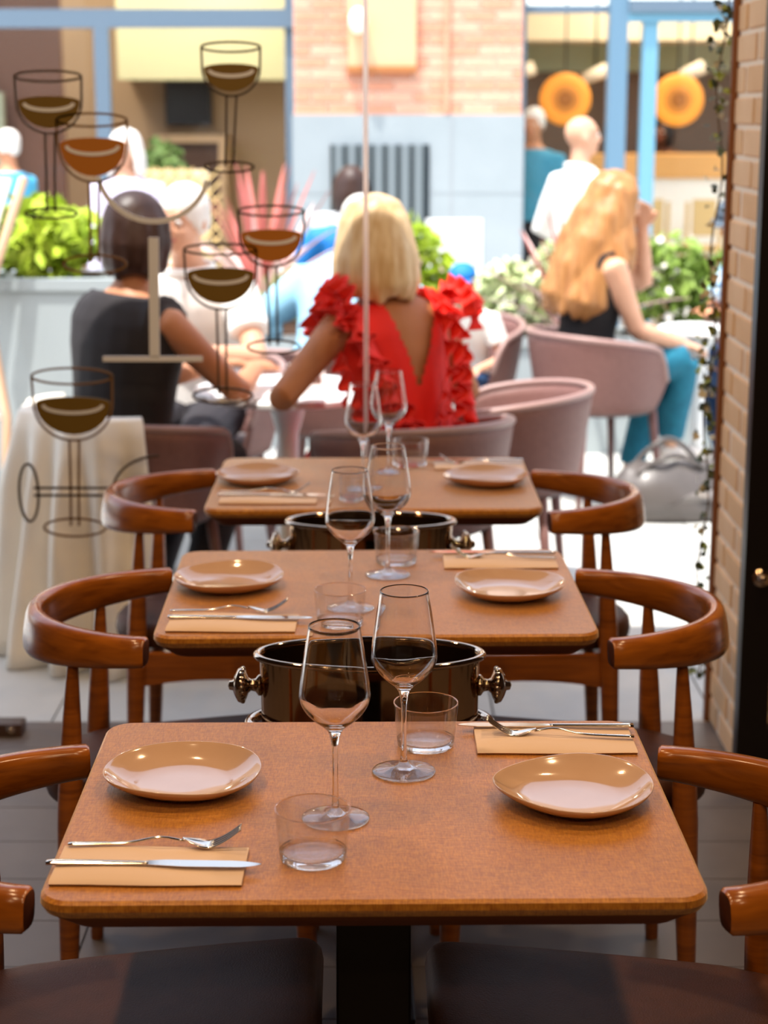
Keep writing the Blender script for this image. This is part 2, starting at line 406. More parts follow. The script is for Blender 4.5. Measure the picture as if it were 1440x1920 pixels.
# ------------------------------------------------------------------ dining tables
TABLES = [(-.014, 2.121, R(.75)), (-.018, 3.144, R(1.2)), (-.025, 4.115, R(.3))]
def make_table(label):
    t = thing('dining_table', label, 'table', group='square brown dining tables in a row')
    hx, hy = .379, .2985
    L = [rrect(hx - .004, hy - .004, .034, .75), rrect(hx, hy, .036, .746), rrect(hx + .0005, hy + .0005, .036, .738)]
    L += [rrect(hx - .004, hy - .004, .034, .729), rrect(hx - .030, hy - .030, .03, .7055), rrect(hx - .036, hy - .036, .03, .704)]
    tp = autosmooth(obj('tabletop', loops(bmesh.new(), L), M_TABLE, t), 30)
    tp.data.materials.append(M_EDGE)
    for p in tp.data.polygons:
        if p.center.z < .727: p.material_index = 1
    obj('pedestal', B(-.048, .048, -.048, .048, .012, .695, .003), M_BLACK, t)
    obj('mounting_plate', B(-.16, .16, -.16, .16, .695, .704), M_BLACK, t)
    obj('base_plate', B(-.07, .07, -.25, .25, 0, .012, .003), M_BLACK, t)
    return t
tb = make_table('nearest dining table, woven brown top cutting across the front of the picture')
tables = [tb, copy_tree(tb, (0, 0, 0), 0, 'middle dining table of the row, with two wine glasses and a bucket before it'),
          copy_tree(tb, (0, 0, 0), 0, 'farthest dining table of the row, beside the terrace and the red dress')]
for t, (x, y, a) in zip(tables, TABLES): t.location = (x, y, 0); t.rotation_euler.z = a

# ------------------------------------------------------------------ wooden elbow chairs (front faces +X)
def rail_mesh():
    pts = []; rad = []
    N = 40
    for k in range(N + 1):
        f = -1 + 2 * k / N; ph = f * R(76)
        x = .096 - .294 * math.cos(ph); y = .242 * math.sin(ph)
        bk = max(0, math.cos(f * PI / 2)) ** 1.1
        hh = .0245 + .0165 * max(bk, 0); th = .0155 + .004 * (1 - max(bk, 0))
        pts.append((x, y, .755 - hh - .004 * (1 - bk))); rad.append((hh, th))
    bm = bmesh.new(); n = 16; rings = []
    for i, p in enumerate(pts):
        P0, P1 = Vector(pts[max(i - 1, 0)]), Vector(pts[min(i + 1, N)]); t = (P1 - P0).normalized()
        out = t.cross(Vector((0, 0, 1))).normalized(); hh, th = rad[i]; ring = []
        for q in range(n):
            a = 2 * PI * q / n; ca, sa = math.cos(a), math.sin(a)
            e = .62                                                   # squarish oval section, leaning outwards at the top
            u = math.copysign(abs(ca) ** e, ca) * th; v = math.copysign(abs(sa) ** e, sa) * hh
            ring.append(Vector(p) + out * (u + v * .16) + Vector((0, 0, v)))
        rings.append(ring)
    def shr(ring, k, d):
        c = sum(ring, Vector()) / len(ring); return [c + (v - c) * k + d for v in ring]
    t0 = (Vector(pts[0]) - Vector(pts[1])).normalized(); t1 = (Vector(pts[-1]) - Vector(pts[-2])).normalized()
    ls = [shr(rings[0], .86, t0 * .004)] + rings + [shr(rings[-1], .86, t1 * .004)]
    return loops(bm, ls)
def leg_mesh(p0, p1, p2, r0, r1, r2):
    a, b, c = Vector(p0), Vector(p1), Vector(p2); pts = []; rad = []
    for k in range(9):
        f = k / 8; pts.append(a.lerp(b, f)); rad.append(r0 + (r1 - r0) * math.sin(f * PI / 2) ** 1.0)
    for k in range(1, 8):
        f = k / 7; pts.append(b.lerp(c, f)); rad.append(r1 + (r2 - r1) * f ** 1.3)
    return tube(pts, rad, 14, cap=True, round_cap=False)
def rail_panel(p, q, z0, z1, arch, th):
    """A seat rail with an arched lower edge from p to q."""
    bm = bmesh.new(); p, q = Vector(p), Vector(q); d = (q - p).normalized(); s = Vector((-d.y, d.x, 0)) * th / 2; q4 = []
    for k in range(13):
        f = k / 12; c = p.lerp(q, f); lo = z0 + arch * (1 - (2 * f - 1) ** 2)
        q4.append([c + s + Vector((0, 0, z1)), c - s + Vector((0, 0, z1)), c - s + Vector((0, 0, lo)), c + s + Vector((0, 0, lo))])
    return loops(bm, q4)
def seat_loop(g, z):
    # trapezoid seat, wide and nearly straight in front, rounded behind
    pts = []; base = [(.325, .206), (.20, .196), (.0, .170), (-.10, .148), (-.165, .105), (-.19, .05)]
    side = []
    r = .028
    side.append((.352, 0)); side.append((.352, .10)); side.append((.352, .206 - r))
    for k in range(1, 6):
        a = R(90 * k / 6); side.append((.352 - r + r * math.cos(a), .206 - r + r * math.sin(a)))
    side += [(.318, .2055), (.22, .199), (.12, .188), (.02, .175), (-.06, .160), (-.115, .138), (-.15, .110), (-.172, .075), (-.183, .038), (-.187, 0)]
    full = side + [(x, -y) for x, y in side[-2:0:-1]]
    cx, cy = .08, 0
    for x, y in full:
        d = Vector((x - cx, y - cy)); l = d.length; d = d * ((l - g) / l); pts.append((cx + d.x, cy + d.y, z))
    return pts
def make_chair(label):
    t = thing('elbow_chair', label, 'chair', group='wooden elbow chairs at the dining tables')
    autosmooth(obj('back_rail', rail_mesh(), M_WOOD2, t), 50)
    for ch in t.children:
        ch.data.materials.append(M_ENDG)
        for p in ch.data.polygons:
            if len(p.vertices) > 6: p.material_index = 1
    for s in (-1, 1):
        autosmooth(obj('leg', leg_mesh((-.103, .180 * s, .69), (-.118, .186 * s, .40), (-.135, .19 * s, 0), .0095, .0225, .0125), M_WOOD, t), 60)
        autosmooth(obj('leg', leg_mesh((.288, .205 * s, .415), (.29, .209 * s, .33), (.297, .215 * s, 0), .0185, .0205, .012), M_WOOD, t), 60)
        obj('seat_rail', rail_panel((-.112, .178 * s, 0), (.285, .203 * s, 0), .325, .405, .022, .018), M_WOOD, t)
    obj('seat_rail', rail_panel((.287, -.20, 0), (.287, .20, 0), .33, .405, .02, .018), M_WOOD, t)
    obj('seat_rail', rail_panel((-.118, -.18, 0), (-.118, .18, 0), .33, .405, .02, .018), M_WOOD, t)
    L = [seat_loop(.03, .402), seat_loop(.006, .403), seat_loop(0, .412), seat_loop(-.003, .432), seat_loop(0, .447), seat_loop(.008, .456), seat_loop(.02, .4595), seat_loop(.05, .4615), seat_loop(.09, .4615), seat_loop(.15, .460)]
    L = [[(x, y, z + .018 * (x + .15) / .48) for x, y, z in l] for l in L]
    obj('seat', loops(bmesh.new(), L), M_LEATHER, t, True)
    return t
CH = [(-.436, 2.084, R(1), 'left wooden elbow chair of the nearest table, its seat largest in front'),
      (.413, 2.080, R(180.5), 'right wooden elbow chair of the nearest table, cut by the right edge'),
      (-.434, 3.060, R(1.5), 'left wooden elbow chair of the middle table, in front of the white cloth'),
      (.404, 3.055, R(181), 'right wooden elbow chair of the middle table, nearest the brick pier'),
      (-.447, 4.030, R(0), 'left wooden elbow chair of the farthest table, by the glass door'),
      (.394, 4.020, R(180), 'right wooden elbow chair of the farthest table, before the grey bag')]
ch0 = make_chair(CH[0][3])
for i, (x, y, a, lb) in enumerate(CH):
    c = ch0 if i == 0 else copy_tree(ch0, (0, 0, 0), 0, lb)
    c.location = (x, y, 0); c.rotation_euler.z = a

# ------------------------------------------------------------------ plates
def plate_mesh():
    prof = [(0, .004), (.03, .004), (.056, .0045), (.066, .006), (.078, .0105), (.088, .0165), (.096, .0225), (.0995, .0255), (.1005, .0258), (.1008, .0245), (.098, .020), (.088, .0125), (.074, .006), (.060, .0012), (.05, 0), (0, .0006)]
    n = 72; bm = bmesh.new(); rings = []
    for r, z in prof:
        if r == 0: rings.append([bm.verts.new((0, 0, z))]); continue
        ring = []
        for k in range(n):
            a = 2 * PI * k / n; f = (r / .1) ** 2
            w1 = 1 + f * (.020 * math.cos(2 * a + .6) + .018 * math.cos(3 * a + 1.9))
            zz = z + f * (.0022 * math.cos(2 * a - .8) + .0014 * math.cos(3 * a)) * (1 if r > .07 else 0)
            ring.append(bm.verts.new((r * w1 * math.cos(a), r * w1 * math.sin(a), zz)))
        rings.append(ring)
    for a, b in zip(rings, rings[1:]):
        for k in range(n):
            k2 = (k + 1) % n
            if len(a) == 1: bm.faces.new((a[0], b[k], b[k2]))
            elif len(b) == 1: bm.faces.new((a[k], b[0], a[k2]))
            else: bm.faces.new((a[k], b[k], b[k2], a[k2]))
    return bm
pl0 = obj('side_plate', plate_mesh(), M_PLATE, None, True)
SET = ['the nearest table', 'the middle table', 'the farthest table']
PL = [(-.264, 2.170, .3), (.243, 2.118, 3.5), (-.289, 3.157, .9), (.228, 3.106, 2.6), (-.300, 4.108, 1.5), (.243, 4.092, 4.0)]
for i, (x, y, a) in enumerate(PL):
    p = pl0 if i == 0 else pl0.copy()
    if i: COL.objects.link(p)
    p.location = (x, y, .75); p.rotation_euler = (0, 0, a)
    tag(p, ['left', 'right'][i % 2] + '-hand glossy taupe plate on ' + SET[i // 2] + ' of the row', 'plate', 'taupe plates on the dining tables')

# ------------------------------------------------------------------ napkins and cutlery
def napkin_mesh():
    prof = [(.052, .0012), (.0, .0010), (-.050, .0012), (-.0535, .0030), (-.0505, .0048), (.0, .0046), (.046, .0046), (.046, .0058), (.0, .0060), (-.052, .0068), (-.0565, .0034), (-.052, 0), (.0, 0), (.052, 0)]
    bm = bmesh.new(); ls = []
    for k in range(15):
        f = k / 14; x = -.11 + .22 * f
        ls.append([(x + .004 * y_ * 10 * 0, y_ + .0012 * math.sin(f * 7 + 1), z_ * (1 + .22 * math.sin(f * 5.2) * (1 if z_ > .004 else .0))) for y_, z_ in prof])
    return loops(bm, ls)
def fork_parts():
    # handle along x from 0 to .14, head to .205
    hp = []; n = 22
    for k in range(n + 1):
        f = k / n; x = .138 * f
        wd = .0048 - .0028 * math.sin(min(f * 1.05, 1) * PI / 2) ** 2 + .0006 * (f > .9)
        z = .0042 + .0075 * math.exp(-((f - .80) / .2) ** 2)
        hp.append(((x, 0, z), (.0014, wd)))
    hb = tube([p for p, r in hp], [r for p, r in hp], 10, side=(0, 0, 1))
    bm = bmesh.new(); rows = []; n = 26
    for k in range(n + 1):
        f = k / n; x = .136 + .070 * f
        hw = .0022 + .0098 * math.sin(min(f / .34, 1) * PI / 2) ** 1.5
        if f > .5: hw = .0120 - .0016 * (f - .5) / .5
        z = .0105 - .0085 * math.sin(min(f / .42, 1) * PI / 2) if f < .42 else .0020 + .0225 * ((f - .42) / .58) ** 1.55
        cols = []
        ed = [-1, -.62, -.46, -.09, .09, .46, .62, 1]
        for e in ed: cols.append(bm.verts.new((x, e * hw, z + .0016 * (e * e) * math.sin(min(f / .45, 1) * PI))))
        rows.append(cols)
    for k in range(n):
        for j in range(7):
            if k > 12 and j in (1, 3, 5): continue
            bm.faces.new((rows[k][j], rows[k + 1][j], rows[k + 1][j + 1], rows[k][j + 1]))
    return hb, baked(bm, [('SOLIDIFY', dict(thickness=.0013, offset=0))], 'head')
def knife_parts():
    hp = []; n = 20
    for k in range(n + 1):
        f = k / n; x = .118 * f
        hp.append(((x, 0, .0042), (.0026 - .0006 * f, .0068 - .0022 * f)))
    hb = tube([p for p, r in hp], [r for p, r in hp], 12, side=(0, 0, 1))
    bm = bmesh.new(); ls = []
    for k in range(20):
        f = k / 19; x = .116 + .134 * f
        up = .0045 + .003 * min(f * 6, 1); up *= 1 if f < .72 else max(.04, math.cos((f - .72) / .28 * PI / 2) ** .8)
        lo = -.0045 - .0045 * min(f * 3, 1); lo *= 1 if f < .80 else max(.05, math.cos((f - .80) / .20 * PI / 2) ** .7)
        tz = .0012 * (1 - .6 * f)
        ls.append([(x, up, .0042 + tz), (x, lo, .0042 + tz * .3), (x, lo, .0042 - tz * .3), (x, up, .0042 - tz)])
    return hb, loops(bmesh.new(), ls)
nk0 = obj('paper_napkin', napkin_mesh(), M_NAPKIN, None); autosmooth(nk0, 50)
fk0 = thing('fork', '', 'fork'); a_, b_ = fork_parts(); obj('handle', a_, M_STEEL, fk0, True); h_ = obj('head', b_, M_STEEL, fk0, True)
kn0 = thing('knife', '', 'knife'); a_, b_ = knife_parts(); obj('handle', a_, M_STEEL, kn0, True); autosmooth(obj('blade', b_, M_STEEL, kn0), 30)
TOPS = [(-.3775, 1.915, .2), (.238, 2.333, -.2), (-.259, 2.910, .2), (.226, 3.335, 0), (-.262, 3.912, 0), (.233, 4.300, 0)]
# (napkin centre x, y), fork handle end, knife handle end; left settings point to +X, right settings to -X
SETS = [((-.2715, 1.913), 1, R(-.6), (-.376, 1.958, R(.5)), (-.392, 1.905, R(-1.5))),
        ((.238, 2.335), -1, R(.3), (.349, 2.327, R(180 - 6)), (.354, 2.372, R(180 - .6))),
        ((-.260, 2.915), 1, R(-.8), (-.374, 2.965, R(.8)), (-.373, 2.926, R(-1.5))),
        ((.226, 3.340), -1, R(.4), (.336, 3.338, R(180 - 5)), (.338, 3.380, R(180 - 1))),
        ((-.262, 3.915), 1, R(0), (-.376, 3.955, R(0)), (-.378, 3.922, R(-1))),
        ((.235, 4.305), -1, R(0), (.345, 4.292, R(180 - 2)), (.348, 4.335, R(180)))]
for i, (nk, sgn, na, fk, kn) in enumerate(SETS):
    hand = ['left', 'right'][i % 2]; where = SET[i // 2] + ' of the row'
    o = nk0 if i == 0 else nk0.copy()
    if i: COL.objects.link(o)
    o.location = (nk[0], nk[1], .75); o.rotation_euler = (0, 0, na)
    tag(o, hand + '-hand folded peach paper napkin under cutlery on ' + where, 'napkin', 'folded napkins on the dining tables')
    for base, (x, y, a), nm in ((fk0, fk, 'fork'), (kn0, kn, 'knife')):
        c = base if i == 0 else copy_tree(base, (0, 0, 0))
        c.location = (x, y, .756); c.rotation_euler = (0, 0, a)
        tag(c, 'steel ' + nm + ' on the ' + hand + '-hand napkin of ' + where, nm, ('forks' if nm == 'fork' else 'knives') + ' on the folded napkins')

# ------------------------------------------------------------------ wine glasses and tumblers
def glass_parts():
    foot_u = [(0, 0), (.020, .0), (.0405, .0004), (.0418, .0012), (.0412, .0022), (.028, .0042), (.014, .0072), (.0075, .0115), (.0048, .018)]
    stem = [(.0048, .018), (.0037, .032), (.0034, .06), (.0036, .085), (.0046, .100), (.0066, .110)]
    bout = [(.0066, .110), (.0098, .1165), (.0160, .1225), (.0255, .1300), (.0350, .1400), (.0412, .1500), (.0438, .1590), (.0438, .1660), (.0424, .1800), (.0396, .2000), (.0362, .2220), (.0330, .2420), (.0318, .2505)]
    t = .0010
    bin_ = [(.0312, .2508), (.0308, .2500), (.0321, .2418), (.0352, .2219), (.0386, .1999), (.0413, .1800), (.0427, .1662), (.0426, .1594), (.0400, .1512), (.0337, .1420), (.0243, .1324), (.0145, .1262), (.0075, .1232), (0, .1222)]
    return [('foot', foot_u), ('stem', stem), ('bowl', bout + bin_)]
def refine(pr, n=3):
    """Catmull-Rom refinement of a profile for smooth glass."""
    out = []
    for i in range(len(pr) - 1):
        p0, p1, p2, p3 = pr[max(i - 1, 0)], pr[i], pr[i + 1], pr[min(i + 2, len(pr) - 1)]
        for k in range(n):
            t = k / n
            out.append(tuple(max(0, .5 * (2 * p1[j] + (p2[j] - p0[j]) * t + (2 * p0[j] - 5 * p1[j] + 4 * p2[j] - p3[j]) * t * t + (3 * p1[j] - p0[j] - 3 * p2[j] + p3[j]) * t ** 3)) for j in (0, 1)))
    return out + [pr[-1]]
def open_lathe(prof, n):
    bm = lathe(prof, n)
    bmesh.ops.reverse_faces(bm, faces=bm.faces)
    me = bpy.data.meshes.new('glass'); bm.to_mesh(me); bm.free()      # winding kept: outward all along the profile
    return me
wg0 = thing('wine_glass', '', 'wine glass')
for nm, pr in glass_parts():
    pr2 = refine(pr, 2) if nm != 'bowl' else refine(pr[:13], 3)[:-1] + refine(pr[12:16], 2)[:-1] + refine(pr[15:], 3)
    ob = obj(nm, open_lathe(pr2, 56), M_GFOOT if nm == 'foot' else M_GLASS, wg0, True)
WG = [(-.0605, 2.056, 'front', 0), (.0264, 2.216, 'back', 0), (-.0597, 3.011, 'front', 1), (.0071, 3.240, 'back', 1), (-.048, 4.010, 'front', 2), (.012, 4.215, 'back', 2)]
for i, (x, y, fb, k) in enumerate(WG):
    c = wg0 if i == 0 else copy_tree(wg0, (0, 0, 0))
    c.location = (x, y, .7509)
    tag(c, ('empty stemmed wine glass standing nearer to the viewer on ' if fb == 'front' else 'empty stemmed wine glass standing farther back on ') + SET[k] + ' of the row', 'wine glass', 'empty wine glasses on the dining tables')
tum = [(0, .0), (.034, .0), (.0375, .0012), (.0395, .004), (.0412, .020), (.0434, .045), (.0448, .0615), (.0445, .0628), (.0436, .0628), (.0431, .0615), (.0416, .045), (.0394, .020), (.0374, .0105), (.0340, .0082), (.018, .0072), (0, .0068)]
def tumbler_mesh(): return open_lathe(refine(tum, 2), 56)
tu0 = obj('tumbler', tumbler_mesh(), M_GTUM, None, True)
tu0.data.materials.append(glass_material('tumbler base glass', .8))
for p in tu0.data.polygons:
    if p.center.z < .0118 or p.center.z > .0600: p.material_index = 1
TU = [(-.0838, 1.937, 0, 'left'), (.0579, 2.317, 0, 'right'), (-.0752, 2.908, 1, 'left'), (.024, 3.337, 1, 'right'), (-.072, 3.905, 2, 'left'), (.0666, 4.314, 2, 'right')]
for i, (x, y, k, s) in enumerate(TU):
    c = tu0 if i == 0 else tu0.copy()
    if i: COL.objects.link(c)
    c.location = (x, y, .7509)
    tag(c, 'low clear water tumbler on ' + SET[k] + ' of the row, ' + ('toward the viewer' if s == 'left' else 'at its far edge'), 'tumbler', 'water tumblers on the dining tables')

# ------------------------------------------------------------------ oval wine coolers on stands between the tables
def make_cooler(lb):
    t = thing('wine_cooler', lb, 'ice bucket', group='oval ice buckets between the tables')
    sx, sy = .172, .077; z0 = .5715; zt = .785
    out = [(0, z0), (.80, z0), (.90, z0 + .004), (.955, z0 + .016), (.985, z0 + .05), (1, zt - .004)]
    inn = [(.978, zt - .004), (.962, z0 + .05), (.93, z0 + .02), (.8, z0 + .008), (0, z0 + .008)]
    b = lathe(out + inn, 64, sx=sx, sy=sy)
    o = obj('body', b, M_BUCKET, t); autosmooth(o, 40)
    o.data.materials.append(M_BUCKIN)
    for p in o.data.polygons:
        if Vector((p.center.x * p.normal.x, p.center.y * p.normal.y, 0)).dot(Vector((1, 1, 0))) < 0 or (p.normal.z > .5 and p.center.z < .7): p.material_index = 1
    rp = [((sx + .004) * math.cos(2 * PI * k / 72), (sy + .004) * math.sin(2 * PI * k / 72), zt - .001) for k in range(72)]
    obj('rim', tube(rp, (.0050, .0062), 10, closed=True, side=(0, 0, 1)), M_CHROME, t, True)
    for s in (-1, 1):
        prof = [(0, 0), (.017, 0), (.017, .004), (.0105, .009), (.009, .016), (.0125, .020), (.022, .0235), (.0275, .028), (.0285, .031), (.0265, .036), (.018, .041), (.0085, .0445), (.0075, .050), (0, .053)]
        kn = obj('knob_handle', lathe(prof, 28), M_CHROME, t, True, loc=(s * (sx - .002), 0, .7335), rot=(0, R(90 * s), 0))
        bm = bmesh.new()
        for k in range(22):
            a = 2 * PI * k / 22; ell(bm, (.0262 * math.cos(a), .0262 * math.sin(a), .029), (.0034, .0034, .004), None, 8, 5)
        kb_ = obj('beading', bm, M_CHROME, kn, True); kb_['kind'] = 'stuff'
    return t
def make_stand(lb):
    t = thing('cooler_stand', lb, 'stand', group='chrome stands under the ice buckets')
    rp = [(.189 * math.cos(2 * PI * k / 64), .094 * math.sin(2 * PI * k / 64), .672) for k in range(64)]
    obj('ring', tube(rp, .0085, 10, closed=True), M_CHROME, t, True)
    obj('shelf', lathe([(0, .560), (.93, .560), (.95, .565), (.93, .570), (0, .570)], 48, sx=.172, sy=.077), M_CHROME, t)
    for a in range(4):
        q = PI / 4 + a * PI / 2; cx_, sy_ = math.cos(q), math.sin(q)
        obj('bracket', tube([(.186 * cx_, .091 * sy_, .672), (.186 * cx_, .091 * sy_, .565), (.17 * cx_, .082 * sy_, .552), (.02 * cx_, .02 * sy_, .552)], .006, 8), M_CHROME, t, True)
    obj('column', lathe([(.0, .008), (.016, .008), (.013, .1), (.013, .5), (.02, .56), (0, .56)], 20), M_CHROME, t, True)
    obj('base', lathe([(0, 0), (.13, 0), (.13, .006), (.03, .018), (0, .018)], 36), M_CHROME, t, True)
    return t
k0 = make_cooler('oval polished ice bucket behind the nearest table, in front of the middle table')
s0 = make_stand('chrome stand carrying the ice bucket behind the nearest table')
k0.location = s0.location = (-.0225, 2.633, 0)
k1 = copy_tree(k0, (-.028, 3.628, -.018), 0, 'oval polished ice bucket between the middle and the farthest table')
s1 = copy_tree(s0, (-.028, 3.628, -.018), 0, 'chrome stand carrying the ice bucket behind the middle table')

# ------------------------------------------------------------------ the building across the street
M_PBRICK = mat('sunlit pink brick', 'D39A7E', .85, noise=(8, .7), col2='C48468')
M_PBRICK2 = mat('pale pink brick', 'DBAA90', .85, noise=(8, .7), col2='CF9A80')
M_PMORT = mat('pale mortar', 'E2CDBE', .9)
M_STONE = mat('blue grey stone', '969FA3', .8, noise=(3, .7), col2='8B9599')
M_BLUE = mat('blue grey steel', '5A6C7C', .45)
M_BLUE2 = mat('bright blue steel', '6597AE', .4)
M_CREAMW = mat('cream plaster', 'D9C9A8', .8)
M_BEIGE = mat('beige plaster', 'B79C80', .8)
M_TAUPEW = mat('brown plaster', '8E7664', .8)
M_GREENG = mat('grey green band', '9CA588', .7)
M_DARKW = mat('dark wood', '4A332A', .6)
M_STREET = mat('street plaster', 'B09A88', .85)  # plaster's own even colour for the outer street walls
FY = 12.0
fp = setting('wall_street_pier', B(-.596, .915, FY, FY + .5, 0, 4.1), M_PMORT)
pe = {}
for c in range(13):
    z = 1.632 + c * .074; x = -.590 - (.11 if c % 2 else 0)
    while x < .905:
        a, b_ = max(x, -.592), min(x + .213, .911)
        if b_ - a > .03:
            key = (round(b_ - a, 3), random.random() < .45)
            if key not in pe: pe[key] = brick_mesh(b_ - a, .10, .062, M_PBRICK if key[1] else M_PBRICK2, bev=.003)
            obj('brick', pe[key], None, fp, loc=((a + b_) / 2, FY + .036, z))
        x += .2225
sb = obj('stone_base', B(-.61, .93, FY - .035, FY + .02, 0, 1.594), M_STONE, fp)
for zz in (.55, 1.08):
    obj('stone_joint', B(-.612, .932, FY - .0375, FY - .03, zz, zz + .006), mat('stone joint', '8F969A', .9), sb)
obj('corner_strip', B(.44, .46, FY - .038, FY - .03, 0, 1.594), mat('stone joint', '8F969A', .9), sb)
obj('brick_ledge', B(-.602, .92, FY - .02, FY + .02, 1.594, 1.606), M_PBRICK2, fp)
obj('corner_pipe', B(.40, .43, FY - .04, FY, 1.6, 3.4), M_PBRICK, fp)
vt = thing('vent_grille', 'dark vent grille with upright bars in the pale stone base of the pier', 'vent', (-.027, FY - .035, .70))
obj('backing', B(-.33, .33, -.012, .002, 0, .70), mat('vent black', '1E2A30', .7), vt)
vb = B(-.030, .030, -.045, -.012, 0, .70, .004); vme = bpy.data.meshes.new('bar'); bmesh.ops.recalc_face_normals(vb, faces=vb.faces); vb.to_mesh(vme); vb.free(); vme.materials.append(mat('vent bar', '737D81', .5, metal=.3))
for k in range(7): obj('bar', vme, None, vt, loc=(-.275 + k * .0885, 0, 0))
sgn = thing('wooden_wall_panel', 'yellow wooden panel on the brick pier above the vent grille', 'panel', (-.012, FY - .015, 1.886))
obj('board', B(-.222, .222, -.05, 0, .02, .9), mat('pale yellow wood', 'D6AC84', .6), sgn)
obj('lower_lip', B(-.23, .23, -.075, 0, -.02, .02), mat('orange brown wood', 'A86A38', .6), sgn)
wl = thing('globe_wall_lamp', 'round white globe lamp on the yellow wooden panel', 'lamp', (-.168, FY - .065, 2.19))
bm = bmesh.new(); ell(bm, (0, -.06, 0), (.062, .062, .085), None, 20, 14); obj('globe', bm, mat('white opal glass', 'EDE6D8', .35, emit=('FFF2DC', .35)), wl, True)
obj('wall_plate', tube([(0, -.01, 0), (0, .0, 0)], .03, 16, round_cap=False), M_BLUE, wl)
# unseen upper wall, kept low so plates and tables mirror sky; plain sides
setting('wall_street_upper', B(-9, 9, FY - .02, FY + .5, 3.3, 4.1), M_STREET)
setting('wall_street_left', B(-9, -4.2, FY, FY + .5, 0, 3.3), M_STREET)
setting('wall_street_right', B(4.2, 9, FY, FY + .5, 0, 3.3), M_STREET)
# left shop front
wl1 = setting('window_1', B(-4.2, -.6, FY + .06, FY + .14, 2.154, 2.276), M_BLUE)
obj('mullion', B(-1.925, -1.826, FY + .06, FY + .14, .35, 2.154), M_BLUE, wl1)
obj('mullion', B(-.66, -.6, FY + .1, FY + .16, .35, 3.3), M_BLUE, wl1)
obj('sill', B(-4.2, -.6, FY + .02, FY + .2, 0, .35), M_BLUE, wl1)
obj('pane', B(-1.826, -.66, FY + .10, FY + .106, .35, 2.154), M_SHOPPANE, wl1)
obj('pane', B(-4.2, -1.925, FY + .10, FY + .106, .35, 2.154), M_SHOPPANE, wl1)
obj('pane', B(-4.2, -.66, FY + .10, FY + .106, 2.276, 3.3), M_SHOPPANE, wl1)
# right shop front
wr = setting('window_2', B(.92, 1.49, FY + .08, FY + .16, 2.25, 2.30), M_BLUE)
obj('mullion', B(1.49, 1.615, FY + .04, FY + .16, .0, 3.3), mat('mid blue steel', '5C7C92', .45), wr)
obj('mullion', B(1.715, 1.815, FY + .05, FY + .15, .0, 2.2), M_BLUE2, wr)
obj('mullion', B(3.4, 3.5, FY + .05, FY + .15, .0, 2.2), M_BLUE2, wr)
obj('transom', B(1.615, 4.2, FY + .03, FY + .13, 2.19, 2.25), M_BLUE2, wr)
obj('transom', B(1.615, 4.2, FY + .0, FY + .13, 2.25, 2.33), M_BLUE, wr)
obj('mullion', B(.915, .945, FY + .06, FY + .16, 0, 3.3), M_BLUE, wr)
obj('pane', B(.945, 1.49, FY + .10, FY + .106, .1, 2.25), M_SHOPPANE, wr)
obj('pane', B(1.815, 3.4, FY + .10, FY + .106, .1, 2.19), M_SHOPPANE, wr)
# rooms behind the glass
ri = setting('wall_shop_back', B(-4.4, -.3, 15.0, 15.1, 0, 3.3), M_BEIGE)
setting('wall_shop_side', B(-.45, .60, FY + .5, 15.0, 0, 3.3), M_CREAMW)
setting('wall_shop_back_right', B(.7, 4.6, 15.0, 15.1, 0, 1.93), M_TAUPEW)
gb = setting('trim_3', B(.7, 4.6, 14.6, 15.1, 1.93, 2.14), M_GREENG)
setting('trim_4', B(.7, 4.6, 13.8, 15.1, 2.14, 2.34), M_CREAMW)
setting('floor_shop', B(-9, 9, FY + .02, 15.1, -.2, 0), mat('shop floor', '8A7866', .6))
setting('ceiling_shop', B(-9, 9, FY + .5, 15.1, 3.2, 3.3), M_CREAMW)
bh = setting('trim_5', B(-2.1, -.45, 14.3, 15.0, 1.86, 2.55), mat('pale green cream plaster', 'C9C6A2', .8))
setting('trim_6', B(-4.3, -2.35, 13.2, 13.3, .3, 2.6), mat('brown red reflection sheet', '6E4A3C', .8))  # added sheet: reflection on the shop glass put into its brown colour
setting('trim_7', B(-4.3, -2.75, 13.0, 13.1, .9, 1.75), mat('grey green board', 'A3A48E', .8))
for x0, p in ((-2.6, 45), (-1.2, 35), (1.9, 40), (3.2, 40)):
    area('shop_fill', (x0, 13.6 if x0 < 0 else 13.2, 3.1), .5, p, (1, .86, .68))  # unseen fill lights added to brighten the rooms behind the shop glass
def cabinet(name, label, cat, x0, x1, z0, z1, y):
    t = thing(name, label, cat, ((x0 + x1) / 2, y, z0)); w = (x1 - x0) / 2; h = z1 - z0
    return t, w, h
t, w_, h_ = cabinet('wall_screen', 'dark rectangular screen on the beige shop wall, upper of the two dark panels', 'screen', -1.80, -1.42, 1.50, 1.86, 14.9)
obj('bezel', B(-w_, w_, -.04, .06, 0, h_, .006), mat('screen bezel', '2A2426', .4), t); obj('screen', B(-w_ + .02, w_ - .02, -.044, -.038, .02, h_ - .02), mat('dark screen', '241E22', .25), t)
t, w_, h_ = cabinet('shop_cabinet', 'dark low cabinet below the screen in the left shop', 'cabinet', -1.80, -1.34, .75, 1.40, 14.7)
obj('body', B(-w_, w_, -.1, .25, 0, h_ - .03), M_DARKW, t); obj('top', B(-w_ - .04, w_ + .06, -.14, .28, h_ - .03, h_ + .03), M_BEIGE, t); obj('side_panel', B(w_, w_ + .06, -.14, .28, -.75, h_ - .03), M_BEIGE, t); obj('plinth', B(-w_, w_, -.1, .25, -.75, 0), M_DARKW, t)
